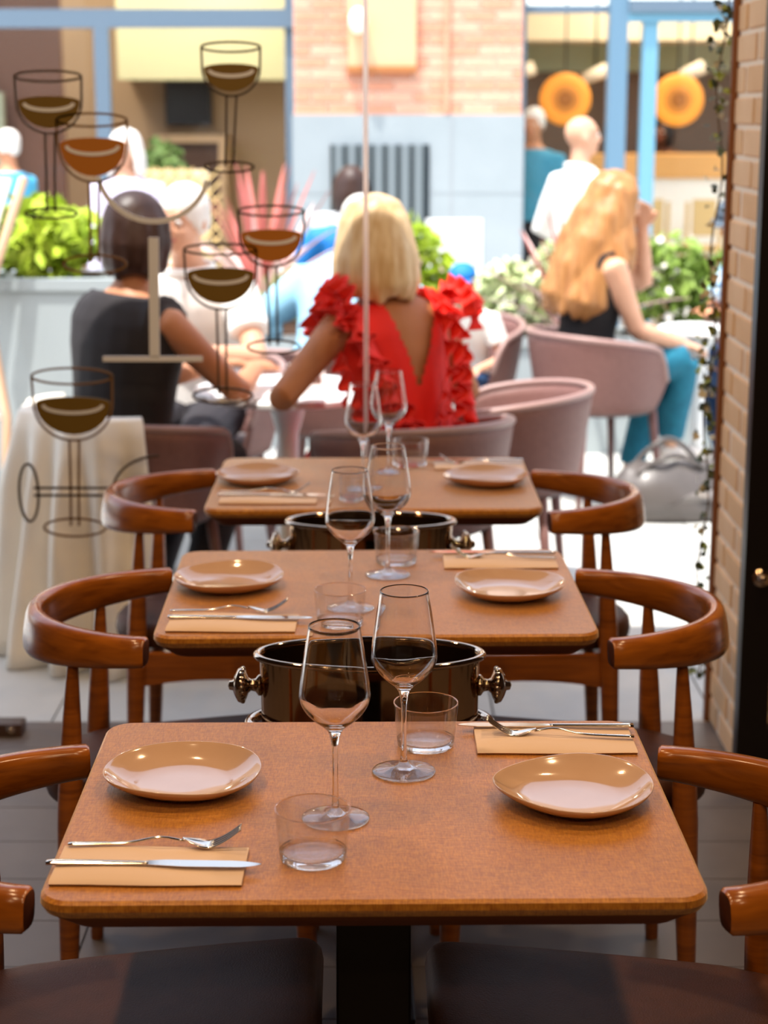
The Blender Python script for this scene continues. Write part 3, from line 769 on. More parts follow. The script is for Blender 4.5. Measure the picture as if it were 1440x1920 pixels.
# woven disc lamps and spot lamps behind the right window
def disc_lamp(label, x, y, z, r):
    t = thing('woven_disc_lamp', label, 'lamp', (x, y, z), group='round orange woven lamps')
    bm = bmesh.new(); prof = [(0, -.02)]
    mD = mat('orange woven shade', 'E08A2C', .7, emit=('F59A35', .55)); mC = mat('brown woven centre', '9A5A22', .75, emit=('B06A28', .3)); mM = mat('amber woven ring', 'C2752A', .7, emit=('D08430', .4))
    for a, b_, m_, nm in ((0, .30, mC, 'woven_centre'), (.31, .52, mM, 'woven_ring'), (.53, 1.0, mD, 'woven_ring')):
        pr = [(r * a, -.035 * (1 - a * a) - .012), (r * (a + b_) / 2, -.035 * (1 - ((a + b_) / 2) ** 2) - .02), (r * b_, -.035 * (1 - b_ * b_) - .012), (r * b_, .0), (r * a, .0)]
        if a == 0: pr = [(0, -.047), (r * b_ / 2, -.05), (r * b_, -.045), (r * b_, 0), (0, 0)]
        bm = lathe(pr + ([pr[0]] if a else []), 36)
        o = obj(nm, bm, m_, t, True, rot=(R(90), 0, 0))
        o.rotation_euler = (R(-90), 0, 0)
    obj('cord', tube([(0, .01, r), (0, .01, 1.3)], .006, 6), M_BLACK, t)
disc_lamp('round orange woven lamp above the bald standing man', 1.302, 13.0, 1.70, .185)
disc_lamp('round orange woven lamp right of the blue window posts', 2.112, 13.0, 1.695, .185)
def spot(label, x, y, z, a):
    t = thing('spot_lamp', label, 'lamp', (x, y, z), a, 'pale ceiling spot lamps in the right shop')
    obj('housing', tube([(-.09, 0, -.03), (.09, 0, .04)], [.042, .055], 14, round_cap=False), mat('pale spot housing', 'E0CFB4', .5), t, True)
    obj('arm', tube([(0, 0, .03), (0, 0, .9)], .008, 6), M_BLACK, t)
spot('pale spot lamp beside the left orange disc lamp', 1.585, 13.6, 1.88, 0)
spot('pale spot lamp over the right orange disc lamp', 2.27, 13.4, 1.895, .2)
spot('pale spot lamp at the brick pier edge of the right shop', 1.05, 13.8, 1.90, .1)
ct = thing('shop_counter', 'long counter with orange lit top behind the right window', 'counter', (2.55, 13.6, 0))
obj('front', B(-1.05, 1.9, -.25, .3, 0, 1.13), mat('cream counter front', 'F4EEE2', .7), ct)
obj('top_panel', B(-1.05, 1.9, -.28, .32, 1.13, 1.30), mat('orange lit counter panel', 'D8A05C', .6), ct)  # orange lamp light put into the panel's colour
for k, x in enumerate((1.92, 2.30)):
    t = thing('bar_chair', ['light wooden bar chair at the counter, left of two', 'light wooden bar chair at the counter, right of two'][k], 'chair', (x, 12.95, 0), 0, 'bar chairs at the shop counter')
    mw = mat('pale wood', 'C9A56C', .6)
    obj('backrest', B(-.085, .085, -.16, -.135, .74, 1.0, .006), mw, t)
    obj('seat', B(-.15, .15, -.15, .15, .62, .66, .008), mw, t)
    for sx in (-.12, .12):
        for sy in (-.135, .12): obj('leg', B(sx - .014, sx + .014, sy - .014, sy + .014, 0, .98 if sy < 0 else .62), mw, t)

# ------------------------------------------------------------------ terrace furniture
M_MAUVE = mat('mauve resin', '7E5A54', .55, noise=(60, .5), col2='73504B')
M_RIM = mat('pale mauve rim', '9A7C76', .4)
M_CUSH = mat('grey cushion', '5E5A5C', .8)
M_TWHITE = mat('white laminate', 'E9ECEC', .4)
M_CLOTH = mat('white pleated cloth', 'F2EDE2', .85, noise=(5, .6), col2='E8E0D2')
def barrel_parts(Rt=.30, Rb=.245, amax=128, zf=.645, zb=.722):
    bm = bmesh.new(); N = 36; M = 7; rows = []
    top = []
    for i in range(N + 1):
        a = R(-amax + 2 * amax * i / N); f = abs(a) / R(amax)
        zt = zb + (zf - zb) * f ** 2.2 - .12 * max(0, (f - .86) / .14) ** 2
        col = []
        for j in range(M + 1):
            g = j / M; z = .40 + (zt - .40) * g; r = Rb + (Rt - Rb) * (g ** .8)
            col.append((r * math.sin(a), -r * math.cos(a), z))
        rows.append([bm.verts.new(p) for p in col]); top.append(col[-1])
    for A, C in zip(rows, rows[1:]):
        for j in range(M): bm.faces.new((A[j], C[j], C[j + 1], A[j + 1]))
    shell = baked(bm, [('SOLIDIFY', dict(thickness=.016, offset=0))], 'shell')
    rim = tube(top, (.013, .0125), 10)
    return shell, rim
def barrel_chair(label):
    t = thing('barrel_chair', label, 'chair', group='mauve barrel chairs on the terrace')
    sh, rim = barrel_parts()
    obj('shell', sh, M_MAUVE, t, True); obj('rim', rim, M_RIM, t, True)
    obj('seat', lathe([(0, .385), (.235, .385), (.247, .395), (.25, .405), (.24, .42), (.20, .426), (0, .428)], 36), M_CUSH, t, True)
    for sx in (-1, 1):
        for sy in (-1, 1):
            obj('leg', tube([(sx * .165, sy * .165, .39), (sx * .20, sy * .20, .004)], [.019, .012], 10, round_cap=False), M_MAUVE, t, True)
    return t
BC = [(-.775, 5.33, R(-35), 'mauve barrel chair under the person in the black vest, white cloth over its back'),
      (.085, 5.235, R(29), 'mauve barrel chair holding the person in the red dress'),
      (.385, 5.77, R(78), 'empty mauve barrel chair with curved rim right of the red dress'),
      (.905, 7.37, R(-66), 'mauve barrel chair holding the person with long reddish hair'),
      (1.79, 7.94, R(112), 'mauve barrel chair at the right table beside the ivy'),
      (.31, 7.70, R(158), 'mauve barrel chair behind the red ruffled shoulder, near the planter'),
      (-.67, 6.40, R(168), 'mauve barrel chair under the white haired man facing us'),
      (-.20, 6.89, R(-12), 'mauve barrel chair under the person in pale blue'),
      (-1.93, 7.6, R(-30), 'mauve barrel chair at the far left edge of the terrace')]
bc0 = barrel_chair(BC[0][3])
for i, (x, y, a, lb) in enumerate(BC):
    c = bc0 if i == 0 else copy_tree(bc0, (0, 0, 0), 0, lb)
    c.location = (x, y, 0); c.rotation_euler.z = a
def cafe_table(label, x, y, r, h=.75):
    t = thing('cafe_table', label, 'table', (x, y, 0), 0, 'round white terrace tables')
    obj('tabletop', lathe([(0, h - .025), (r - .015, h - .025), (r, h - .018), (r, h - .006), (r - .006, h), (0, h)], 48), M_TWHITE, t)
    obj('pedestal', lathe([(0, .02), (.035, .02), (.03, .3), (.035, .6), (.07, h - .025), (0, h - .025)], 24), M_TWHITE, t, True)
    obj('base', lathe([(0, 0), (.13, 0), (.13, .008), (.05, .03), (0, .03)], 36), M_TWHITE, t, True)
cafe_table('round white terrace table between the black vest and the red dress', -.31, 5.58, .30)
cafe_table('round white terrace table right of the person in jeans', 1.38, 7.64, .19, .70)
# pleated cloth over the back of the left barrel chair
bm = bmesh.new(); rows = []; N = 90; M = 16
for i in range(N + 1):
    f = i / N; a = R(-106 + 140 * f)
    col = []
    # inner flap, over the rim, then down to the ground
    for j in range(M + 1):
        g = j / M
        if j < 3: r = .268 + .012 * j; z = [.60, .70, .744][j]
        else:
            h = (j - 3) / (M - 3); r = .333 + .10 * h ** .8 + (.020 + .030 * h) * math.sin(f * 46) * min(h * 3 + .1, 1) + .012 * math.sin(f * 17 + h * 4)
            z = .738 - .733 * h
            z = max(z, .004)
        a2 = a + (R(9) * (f - .4) * max(0, (j - 3) / (M - 3)))
        col.append(bm.verts.new((r * math.sin(a2), -r * math.cos(a2), z)))
    rows.append(col)
for A, C in zip(rows, rows[1:]):
    for j in range(M): bm.faces.new((A[j], C[j], C[j + 1], A[j + 1]))
cl = obj('pleated_cloth', baked(bm, [('SOLIDIFY', dict(thickness=.004, offset=1))], 'pleated_cloth'), M_CLOTH, None, True, loc=(-.775, 5.33, 0), rot=(0, 0, R(-20)))
tag(cl, 'white pleated cloth hanging over the back of the left barrel chair to the ground', 'cloth')
# small things on the terrace table
M_PAPER = mat('white paper', 'F2F2EE', .7)
cp = thing('folded_card', 'white folded card standing on the terrace table by the elbow', 'card', (-.24, 5.43, .75), R(20))
obj('card_leaf', loops(bmesh.new(), [[(-.045, -.03, 0), (.045, -.03, 0), (.06, -.002, .10), (-.06, -.002, .10)], [(-.045, -.032, 0), (.045, -.032, 0), (.06, -.004, .101), (-.06, -.004, .101)]]), M_PAPER, cp)
obj('card_leaf', loops(bmesh.new(), [[(-.045, .03, 0), (.045, .03, 0), (.06, .001, .10), (-.06, .001, .10)], [(-.045, .032, 0), (.045, .032, 0), (.06, .003, .101), (-.06, .003, .101)]]), M_PAPER, cp)
bm = bmesh.new(); rows = []
for i in range(13):
    rows.append([bm.verts.new((-.08 + .16 * i / 12, -.05 + .1 * j / 8, .012 + .010 * math.sin(i * 1.3 + j) * math.cos(j * 1.1 - i * .4) + .004 * random.random())) for j in range(9)])
for A, C in zip(rows, rows[1:]):
    for j in range(8): bm.faces.new((A[j], C[j], C[j + 1], A[j + 1]))
o = obj('crumpled_napkin', baked(bm, [('SOLIDIFY', dict(thickness=.003, offset=1))], 'crumpled_napkin'), M_PAPER, None, True, loc=(-.46, 5.26, .75), rot=(0, 0, R(-30)))
tag(o, 'crumpled white napkin near the front edge of the terrace table', 'napkin')
# shiny grey handbag on the paving
hb = thing('handbag', 'shiny grey slouchy handbag on the paving under the right terrace chair', 'bag', (1.16, 6.99, 0), R(8))
bm = bmesh.new()
L = []
for z, sx, sy, dx in ((0, .225, .10, 0), (.012, .245, .115, 0), (.06, .255, .125, .0), (.12, .245, .11, .005), (.17, .225, .085, .01), (.205, .20, .055, .015), (.225, .17, .03, .015)):
    L.append([(dx + sx * (1 + .03 * math.sin(5 * a + z * 30)) * math.copysign(abs(math.cos(a)) ** .75, math.cos(a)), sy * (1 + .10 * math.sin(4 * a + z * 22)) * math.copysign(abs(math.sin(a)) ** .8, math.sin(a)), z + .012 * math.sin(3 * a) * (z > .15)) for a in [2 * PI * k / 40 for k in range(40)]])
M_BAG = mat('grey glossy leather', '4E4845', .35, bump=(22, .9), noise=(6, .5), col2='5C5653')
obj('body', loops(bm, L), M_BAG, hb, True)
obj('flap', loops(bmesh.new(), [[(x, -.118 + .03 * k, .09 + .035 * k + .01 * math.sin(x * 30)) for x in [-.05 + .25 * q / 9 for q in range(10)]] + [(x, -.128 + .03 * k, .088 + .035 * k + .01 * math.sin(x * 30)) for x in [.2 - .25 * q / 9 for q in range(10)]] for k in range(5)]), mat('pale grey leather', '857F7C', .25, bump=(22, .8)), hb, True)
for s in (-.05, .05):
    obj('handle', tube([(-.15 + .3 * k / 14, s + .01 * math.sin(k), .19 + (.10 + s * .5) * math.sin(PI * k / 14)) for k in range(15)], .011, 8), M_BAG, hb, True)
obj('buckle', tube([(.10 + .018 * math.cos(2 * PI * k / 12), -.135, .13 + .018 * math.sin(2 * PI * k / 12)) for k in range(12)], .004, 6, closed=True), M_CHROME, hb, True)

# ------------------------------------------------------------------ planters and plants
M_PLANTER = mat('blue grey planter', 'A4ADAF', .7, noise=(4, .6), col2='98A2A5')
M_PLANTW = mat('white planter', 'DADDDC', .6)
M_SOIL = mat('soil', '3A2C22', .95)
def planter(label, x0, x1, y0, y1, h, m):
    t = thing('planter', label, 'planter', ((x0 + x1) / 2, (y0 + y1) / 2, 0)); a, b = (x1 - x0) / 2, (y1 - y0) / 2
    L = [rrect(a, b, .02, 0, 2), rrect(a, b, .02, h - .03, 2), rrect(a - .04, b - .04, .02, h - .03, 2), rrect(a - .04, b - .04, .02, h - .06, 2)]
    obj('box', loops(bmesh.new(), L), m, t)
    R0 = [rrect(a + .012, b + .012, .02, h - .045, 2), rrect(a + .012, b + .012, .02, h, 2), rrect(a - .045, b - .045, .02, h, 2), rrect(a - .045, b - .045, .02, h - .045, 2)]
    bm = bmesh.new(); loops(bm, R0 + [R0[0]], False); obj('rim', bm, m, t)
    obj('soil', B(-a + .04, a - .04, -b + .04, b - .04, h - .08, h - .04), M_SOIL, t)
    return t
planter('tall blue grey planter at the left, behind the black vest', -1.62, -.62, 6.95, 7.35, .97, M_PLANTER)
planter('long low blue grey planter behind the right terrace table', .35, 2.3, 8.36, 8.8, .56, M_PLANTER)
planter('pale low planter behind the white haired man', -1.1, .30, 8.5, 8.9, .62, M_PLANTER)
def leafy(label, name, loc, size, n, ms, leaf=(.05, .03), flowers=None, group=None, cat='plant'):
    """A bushy plant: stems and one mass of small leaves."""
    rnd = random.Random(hash(label) % 1000 if False else len(label) * 7 + n)
    t = thing(name, label, cat, loc, 0, group)
    sx, sy, sz = size; bm = bmesh.new()
    for k in range(7):
        a = rnd.random() * 2 * PI; q = rnd.uniform(.2, .7)
        tube([(0, 0, -.04), (q * sx * .5 * math.cos(a), q * sy * .5 * math.sin(a), sz * .45), (q * sx * math.cos(a), q * sy * math.sin(a), sz * .85)], .006, 5, bm)
    obj('stems', bm, mat('green stem', '5E6E2E', .7), t)['kind'] = 'stuff'
    def mass(nm, count, m, ls):
        bm = bmesh.new()
        for k in range(count):
            u, v, r_ = rnd.uniform(-1, 1), rnd.random() * 2 * PI, rnd.random() ** .4
            c = Vector((sx * r_ * math.sqrt(1 - u * u) * math.cos(v), sy * r_ * math.sqrt(1 - u * u) * math.sin(v), sz * (.52 + .48 * u * r_)))
            q = Quaternion((rnd.gauss(0, 1), rnd.gauss(0, 1), rnd.gauss(0, 1), rnd.gauss(0, 1))).normalized()
            l, wd = ls[0] * rnd.uniform(.7, 1.3), ls[1] * rnd.uniform(.7, 1.3)
            pts = [(0, -l, 0), (wd, -.1 * l, .12 * l), (0, l, 0), (-wd, -.1 * l, .12 * l)]
            vs = [bm.verts.new(c + q @ Vector(p)) for p in pts]
            bm.faces.new((vs[0], vs[1], vs[2])); bm.faces.new((vs[0], vs[2], vs[3]))
        o = obj(nm, bm, m, t); o['kind'] = 'stuff'
    mass('foliage', n, ms, leaf)
    if flowers: mass('blossom', flowers[0], flowers[1], (.028, .024))
M_LIME = mat('lime leaves', 'B9CC3E', .6, noise=(5, .6), col2='93B02E')
M_GREEN = mat('fresh green leaves', '8FA84A', .6, noise=(5, .6), col2='6E8C38')
M_PALEG = mat('pale green leaves', 'C3CF9E', .6, noise=(5, .6), col2='A8B97C')
M_DEEPG = mat('deep green leaves', '5D7438', .6)
M_BLOOM = mat('white blossom', 'F4EFE6', .7)
M_PINKB = mat('pink blossom', 'E9B9C4', .7)
leafy('bright lime green plant in the tall planter at the left', 'lime_shrub', (-1.36, 7.15, .92), (.24, .15, .36), 420, M_LIME, (.045, .03))
leafy('lime green plant between the red dress and the white board', 'lime_shrub', (.145, 8.7, .58), (.20, .14, .52), 300, M_LIME, (.05, .032), (40, M_PINKB))
leafy('white flowering bush left of the long hair, in the low planter', 'white_flower_bush', (.62, 8.58, .52), (.24, .16, .40), 300, M_PALEG, (.045, .03), (160, M_BLOOM))
leafy('tall pale green bush behind the red cordyline in the low planter', 'white_flower_bush', (.86, 8.66, .52), (.16, .12, .50), 160, M_PALEG, (.045, .03), (60, M_BLOOM))
leafy('yellow green bush right of the long hair', 'garden_bush', (1.40, 8.56, .52), (.24, .15, .52), 320, M_GREEN, (.05, .03), (70, M_BLOOM))
leafy('green bush behind the right terrace table', 'garden_bush', (1.72, 8.60, .52), (.22, .15, .42), 260, M_GREEN, (.05, .03), (30, M_BLOOM))
leafy('round green shrub beside the cabinet in front of the left shop', 'round_shrub', (-1.42, 11.3, 1.1), (.16, .14, .34), 200, M_DEEPG, (.05, .03))
leafy('pale flowering plant in front of the white haired man chair', 'white_flower_bush', (-.35, 8.65, .58), (.26, .16, .30), 220, M_PALEG, (.045, .03), (120, M_BLOOM))
pot = thing('shrub_stand', 'grey column stand under the round green shrub', 'stand', (-1.42, 11.3, 0)); obj('column', lathe([(0, 0), (.16, 0), (.14, .9), (.17, 1.1), (0, 1.1)], 24), M_PLANTER, pot, True); obj('foot_plate', B(-.19, .19, -.19, .19, -.001, .03), M_PLANTER, pot)
def blade(l, wd, droop):
    bm = bmesh.new(); ls = []
    for k in range(9):
        f = k / 8; w2 = wd * (.55 + .9 * f) * (1 - f ** 3) + .0015; y = droop * f * f * l; z = l * f * (1 - .25 * droop * f)
        ls.append([(-w2, y, z), (0, y + .25 * w2, z), (w2, y, z), (0, y + .25 * w2 + .003, z)])
    loops(bm, ls); me = bpy.data.meshes.new('leaf'); bmesh.ops.recalc_face_normals(bm, faces=bm.faces); bm.to_mesh(me); bm.free(); return me
M_RED = mat('red cordyline leaf', 'C4756A', .5, noise=(3, .7), col2='B5605A'); M_PINK = mat('pink cordyline leaf', 'E2C4BE', .5, noise=(3, .7), col2='D3A8A2')
def cordyline(label, loc, n, l, seed):
    t = thing('red_cordyline', label, 'plant', loc, 0, 'spiky red cordylines'); rnd = random.Random(seed)
    ms = []
    for m_ in (M_RED, M_PINK):
        for d_ in (.05, .28):
            me = blade(l, .020, d_); me.materials.append(m_); ms.append(me)
    obj('stem', tube([(0, 0, -.06), (0, 0, .05)], .03, 10), M_DEEPG, t, True)
    for k in range(n):
        f = k / n; tilt = R(6 + 50 * f); az = k * 2.399
        o = obj('leaf', ms[(0 if f < .5 else 2) + (f > .55)], None, t); s = rnd.uniform(.82, 1.08)
        o.scale = (s, s, s); o.rotation_euler = Matrix.Rotation(az, 3, 'Z').to_4x4().to_euler()
        o.rotation_euler = (Matrix.Rotation(az, 3, 'Z') @ Matrix.Rotation(-tilt, 3, 'X')).to_euler()
cordyline('spiky red cordyline beside the standing bald man', (.905, 8.46, .55), 30, .62, 3)
cordyline('spiky red cordyline behind the upper painted wine glasses, left of the pier', (-.60, 8.7, .68), 34, .68, 5)
# white boards on the terrace
bd = thing('white_board', 'blank white board standing right of the lime plant, before the stone pier', 'board', (.375, 9.4, 0))
obj('panel', B(-.155, .145, -.015, .015, .42, 1.06, .004), M_TWHITE, bd); obj('foot', B(-.15, -.13, -.12, .12, 0, .42), M_PLANTW, bd); obj('foot', B(.12, .14, -.12, .12, 0, .42), M_PLANTW, bd)
bd = thing('white_board', 'blank white board behind the blond head, left of the pier vent', 'board', (-.27, 10.05, 0))
obj('panel', B(-.14, .145, -.015, .015, .42, 1.06, .004), M_TWHITE, bd); obj('foot', B(-.14, -.12, -.12, .12, 0, .42), M_PLANTW, bd); obj('foot', B(.12, .14, -.12, .12, 0, .42), M_PLANTW, bd)
# canvas chair at the far left
cc = thing('canvas_chair', 'white canvas folding chair with slanted wooden frame at the left edge', 'chair', (-1.66, 6.9, 0), R(-20))
obj('canvas', loops(bmesh.new(), [[(-.30, .02, .90), (.08, .02, .90), (.20, .10, 1.36), (-.30, .10, 1.36)], [(-.30, .0, .90), (.08, .0, .90), (.20, .08, 1.36), (-.30, .08, 1.36)]]), M_PAPER, cc)
mw = mat('tan wooden frame', 'C7A284', .6)
for x in (.12, -.28): obj('frame_post', tube([(x + .13, .1, 1.36), (x + .0, .0, .9), (x + .1, -.05, .45), (x + .16, -.2, .0)], .018, 10), mw, cc, True)
obj('canvas_seat', B(-.26, .2, -.36, -.06, .44, .46), M_PAPER, cc); obj('front_bar', tube([(-.26, -.36, .45), (.2, -.36, .45)], .016, 8), mw, cc, True)
for x in (-.26, .2): obj('leg', tube([(x, -.36, .45), (x, -.2, 0)], .016, 8), mw, cc, True)
# woven golden trellis before the left shop
tl = thing('woven_trellis', 'golden woven lattice screen before the left shop, above the white haired man', 'screen', (-1.36, 10.8, 0))
mg = mat('golden cane', 'D9B97C', .6)
o = obj('frame', loops(bmesh.new(), [[(-.24, 0, .02), (.24, 0, .02), (.24, 0, 1.27), (-.24, 0, 1.27)], [(-.24, .03, .02), (.24, .03, .02), (.24, .03, 1.27), (-.24, .03, 1.27)]]), mat('pale woven panel', 'EAD9B4', .7), tl)
o.location.x = .06
cme = bpy.data.meshes.new('cane'); bm = B(-.006, .006, -.012, 0, -.16, .16); bmesh.ops.recalc_face_normals(bm, faces=bm.faces); bm.to_mesh(cme); bm.free(); cme.materials.append(mg)
for i in range(10):
    for k in range(6):
        for s in (-1, 1): obj('cane', cme, None, tl, loc=(-.14 + k * .08, -.001 - .006 * (s > 0), .45 + i * .08), rot=(0, R(45 * s), 0))
# ivy garland up the corner of the brick pier
iv = thing('ivy_garland', 'thin leafy ivy garland hanging down the street edge of the brick pier', 'ivy', (.862, 4.56, 0))
pts = [(-.012 + .012 * math.sin(k * .9), .0, 2.4 - k * .06) for k in range(39)]
obj('stem', tube(pts, .0025, 6), mat('ivy stem', '5A4426', .8), iv, True)
lm = []
for m_ in (mat('dark ivy leaf', '2F3A1C', .5), mat('olive ivy leaf', '4C5426', .5), mat('yellow green ivy leaf', '8A9430', .5), mat('pale ivy leaf', 'B9B49A', .5)):
    bm = bmesh.new(); sh = [(0, -.016), (.011, -.011), (.016, .001), (.008, .006), (0, .019), (-.008, .006), (-.016, .001), (-.011, -.011)]
    a = [bm.verts.new((x, y, .004 * (abs(x) / .016) ** 2)) for x, y in sh]; c0 = bm.verts.new((0, 0, -.001))
    for k in range(8): bm.faces.new((a[k], a[(k + 1) % 8], c0))
    me = bpy.data.meshes.new('leaf'); bm.to_mesh(me); bm.free(); me.materials.append(m_); lm.append(me)
rnd = random.Random(11)
for k in range(420):
    z = rnd.uniform(.12, 2.4); dens = .55 + .45 * math.sin(z * 7.3 + 1)
    if rnd.random() > dens + .25: continue
    o = obj('leaf', lm[rnd.choice((0, 0, 1, 1, 2, 2, 3, 3))], None, iv, loc=(rnd.gauss(-.017, .014), rnd.uniform(-.03, .03), z), rot=(rnd.uniform(0, 6), rnd.uniform(0, 6), rnd.uniform(0, 6)))
    s = rnd.uniform(.5, .9); o.scale = (s, s, s)

# ------------------------------------------------------------------ people (each body is one continuous surface; facing local +Y)
def two_bone(a, c, l1, l2, pole):
    a, c = Vector(a), Vector(c); d = c - a; L = min(d.length, (l1 + l2) * .999); d.normalize()
    x = (l1 * l1 - l2 * l2 + L * L) / (2 * L); h = math.sqrt(max(l1 * l1 - x * x, 0)); p = Vector(pole); p = (p - d * p.dot(d)).normalized()
    return a + d * x + p * h, a + d * L
SKIN = lambda nm, c, c2: mat(nm, c, .5, noise=(9, .5), col2=c2, spec=.35)
M_EYEW = mat('eye white', 'E8E2DA', .3); M_IRIS = mat('dark iris', '3A2A20', .3); M_LIP = mat('lip', 'B0685A', .5)
def strand_mat(nm, c, c2):
    return mat(nm, c, .45, noise=(9, .55), col2=c2, stretch=(6, 6, .8), bump=(14, .8))
def person(label, loc, yaw, pose, skin, top, bottom, hands, hair=None, shoe=None, lean=(0, 0), head=(0, 0), knees=None, feet=None, scale=1.0, vox=.011, sleeve='short', look=None, hip=None, cap=None, fingers=True, skirt=False, extra=None):
    t = thing('person', label, 'person', loc, yaw); t.scale = (scale, scale, scale)
    hz = hip if hip else (.560 if pose == 'sit' else .93)
    H0 = Vector((0, 0, hz)); lx, ly = lean
    def tor(z): f = max(z, 0) / .55; return Vector((lx * f, ly * f * (.6 + .4 * f), hz + z * (1 - .10 * (lx * lx + ly * ly) / .1)))
    T = [(-.062, .135, .10), (-.03, .172, .122), (.06, .165, .115), (.16, .142, .10), (.26, .152, .108), (.36, .172, .115), (.43, .180, .108), (.48, .150, .092), (.515, .095, .074), (.545, .058, .056), (.60, .050, .052)]
    bm = bmesh.new()
    tube([tor(z) for z, a, b in T], [(a, b) for z, a, b in T], 20, bm, side=(1, 0, 0))
    nb = tor(.56); hy, hp = head
    up = Vector((lx * .5, ly * .5 + math.sin(hp) * .5, 1)).normalized()
    hc = nb + up * .135 + Vector((0, .018, 0))
    rot = Matrix.Rotation(hy, 3, 'Z') @ Matrix.Rotation(-hp, 3, 'X')
    hd = lambda v: hc + rot @ Vector(v)
    tube([tor(.50), nb + up * .06, hd((0, -.01, -.05))], [.060, .051, .050], 12, bm)
    ell(bm, hd((0, -.008, .025)), (.074, .094, .088), rot, 18, 12)
    ell(bm, hd((0, .022, -.04)), (.058, .066, .072), rot, 16, 10)
    ell(bm, hd((0, .058, -.083)), (.028, .026, .022), rot, 10, 8)
    tube([hd((0, .083, .018)), hd((0, .098, -.012)), hd((0, .104, -.028))], [.009, .012, .014], 8, bm)
    for s in (-1, 1):
        ell(bm, hd((s * .076, -.008, -.012)), (.010, .020, .030), rot, 8, 6)
        ell(bm, hd((s * .036, .066, -.028)), (.024, .022, .022), rot, 8, 6)
        ell(bm, hd((s * .034, .078, .030)), (.026, .012, .008), rot, 8, 6)
    arms = []; 
    for i, s in ((0, -1), (1, 1)):
        sh = tor(.435) + Vector((s * .175, -.005, 0)); tgt = Vector(hands[i][0])
        el, wr = two_bone(sh, tgt, .285, .25, hands[i][1])
        arms.append((sh, el, wr, s))
        tube([tor(.43) + Vector((s * .12, 0, 0)), sh, sh.lerp(el, .3), sh.lerp(el, .75), el], [.056, .056, .050, .043, .040], 14, bm)
        tube([el, el.lerp(wr, .25), el.lerp(wr, .7), wr], [.040, .041, .033, .027], 14, bm)
        # hand: palm, four fingers and a thumb
        d = (wr - el).normalized(); curl = Vector(hands[i][2]) if len(hands[i]) > 2 else Vector((0, 0, -1)); curl = (curl - d * curl.dot(d)).normalized(); sd_ = d.cross(curl).normalized()
        pc = wr + d * .05
        tube([wr, wr + d * .03, wr + d * .085], [(.026, .020), (.038, .016), (.040, .013)], 12, bm, side=sd_)
        for q, (off, ln) in enumerate(((-.030, .070), (-.010, .080), (.010, .075), (.029, .058))):
            p0 = wr + d * .078 + sd_ * off; p1 = p0 + d * ln * .5 + curl * ln * .10 + sd_ * off * .12; p2 = p1 + d * ln * .38 + curl * ln * .38
            tube([p0, p1, p2], [.0098, .0092, .008], 8, bm)
        p0 = wr + d * .03 + sd_ * (-.030 * s * (1 if d.y >= 0 else 1)); p1 = p0 + d * .035 - sd_ * .028 * s + curl * .012; tube([p0, p1, p1 + d * .032 - sd_ * .006 * s + curl * .010], [.013, .011, .009], 8, bm)
    legs = []
    for i, s in ((0, -1), (1, 1)):
        hp_ = H0 + Vector((s * .09, .02, -.022 if pose == 'sit' else -.04))
        if pose == 'sit':
            kn = Vector(knees[i]) if knees else Vector((s * .115, .44, .515)); an = Vector(feet[i]) if feet else Vector((s * .11, .42, .085))
        else:
            an = Vector(feet[i]) if feet else Vector((s * .10, 0, .085)); kn = Vector(knees[i]) if knees else hp_.lerp(an, .5) + Vector((0, .02, 0))
        legs.append((hp_, kn, an, s))
        tube([hp_, hp_.lerp(kn, .35), hp_.lerp(kn, .8), kn], [.084, .078, .062, .055], 14, bm)
        tube([kn, kn.lerp(an, .3), kn.lerp(an, .7), an], [.055, .054, .040, .034], 14, bm)
        fd = Vector((an.x - hp_.x, max(.25, an.y - hp_.y) * .3 + .4, 0)).normalized() if pose == 'sit' else Vector((s * .15, 1, 0)).normalized()
        tube([an - fd * .04 + Vector((0, 0, -.045)), an + fd * .06 + Vector((0, 0, -.05)), an + fd * .14 + Vector((0, 0, -.064)), an + fd * .19 + Vector((0, 0, -.068))], [(.034, .034), (.038, .030), (.040, .019), (.030, .014)], 12, bm, side=(1, 0, 0))
    body = obj('body', fused(bm, vox, 5), SKIN(*skin), t, True)
    # face
    for s in (-1, 1):
        e = bmesh.new(); ell(e, hd((s * .033, .079, .006)), (.0125, .010, .0095), rot, 10, 8); eo = obj('eye', e, M_EYEW, t, True)
        e = bmesh.new(); ell(e, hd((s * .033, .0865, .006)), (.0058, .004, .0058), rot, 8, 6); obj('iris', e, M_IRIS, eo, True)
    e = bmesh.new(); ell(e, hd((0, .083, -.055)), (.023, .008, .0065), rot, 12, 6); obj('mouth', e, M_LIP, t, True)
    # clothes follow the body
    if top:
        bm = bmesh.new(); g = top.get('gap', .014)
        zs = [q for q in T if q[0] <= (.52 if not top.get('low') else .47)]
        zs = [q for q in zs if q[0] >= top.get('hem', -.05)]
        tube([tor(z) for z, a, b in zs], [(a + g, b + g) for z, a, b in zs], 20, bm, side=(1, 0, 0), round_cap=False)
        for sh, el, wr, s in arms:
            if sleeve == 'none': tube([tor(.43) + Vector((s * .10, 0, 0)), tor(.43).lerp(sh, .94)], [.070 + g * .5, .062 + g], 14, bm, round_cap=False)
            elif sleeve == 'short': tube([tor(.43) + Vector((s * .10, 0, 0)), sh, sh.lerp(el, .62)], [.060 + g, .060 + g, .058 + g], 14, bm, round_cap=False)
            else: tube([tor(.43) + Vector((s * .10, 0, 0)), sh, sh.lerp(el, .5), el, el.lerp(wr, .5), el.lerp(wr, .95 if sleeve == 'long' else .3)], [.060 + g, .060 + g, .05 + g, .044 + g, .040 + g, .036 + g], 14, bm, round_cap=False)
        me = fused(bm, vox, 4)
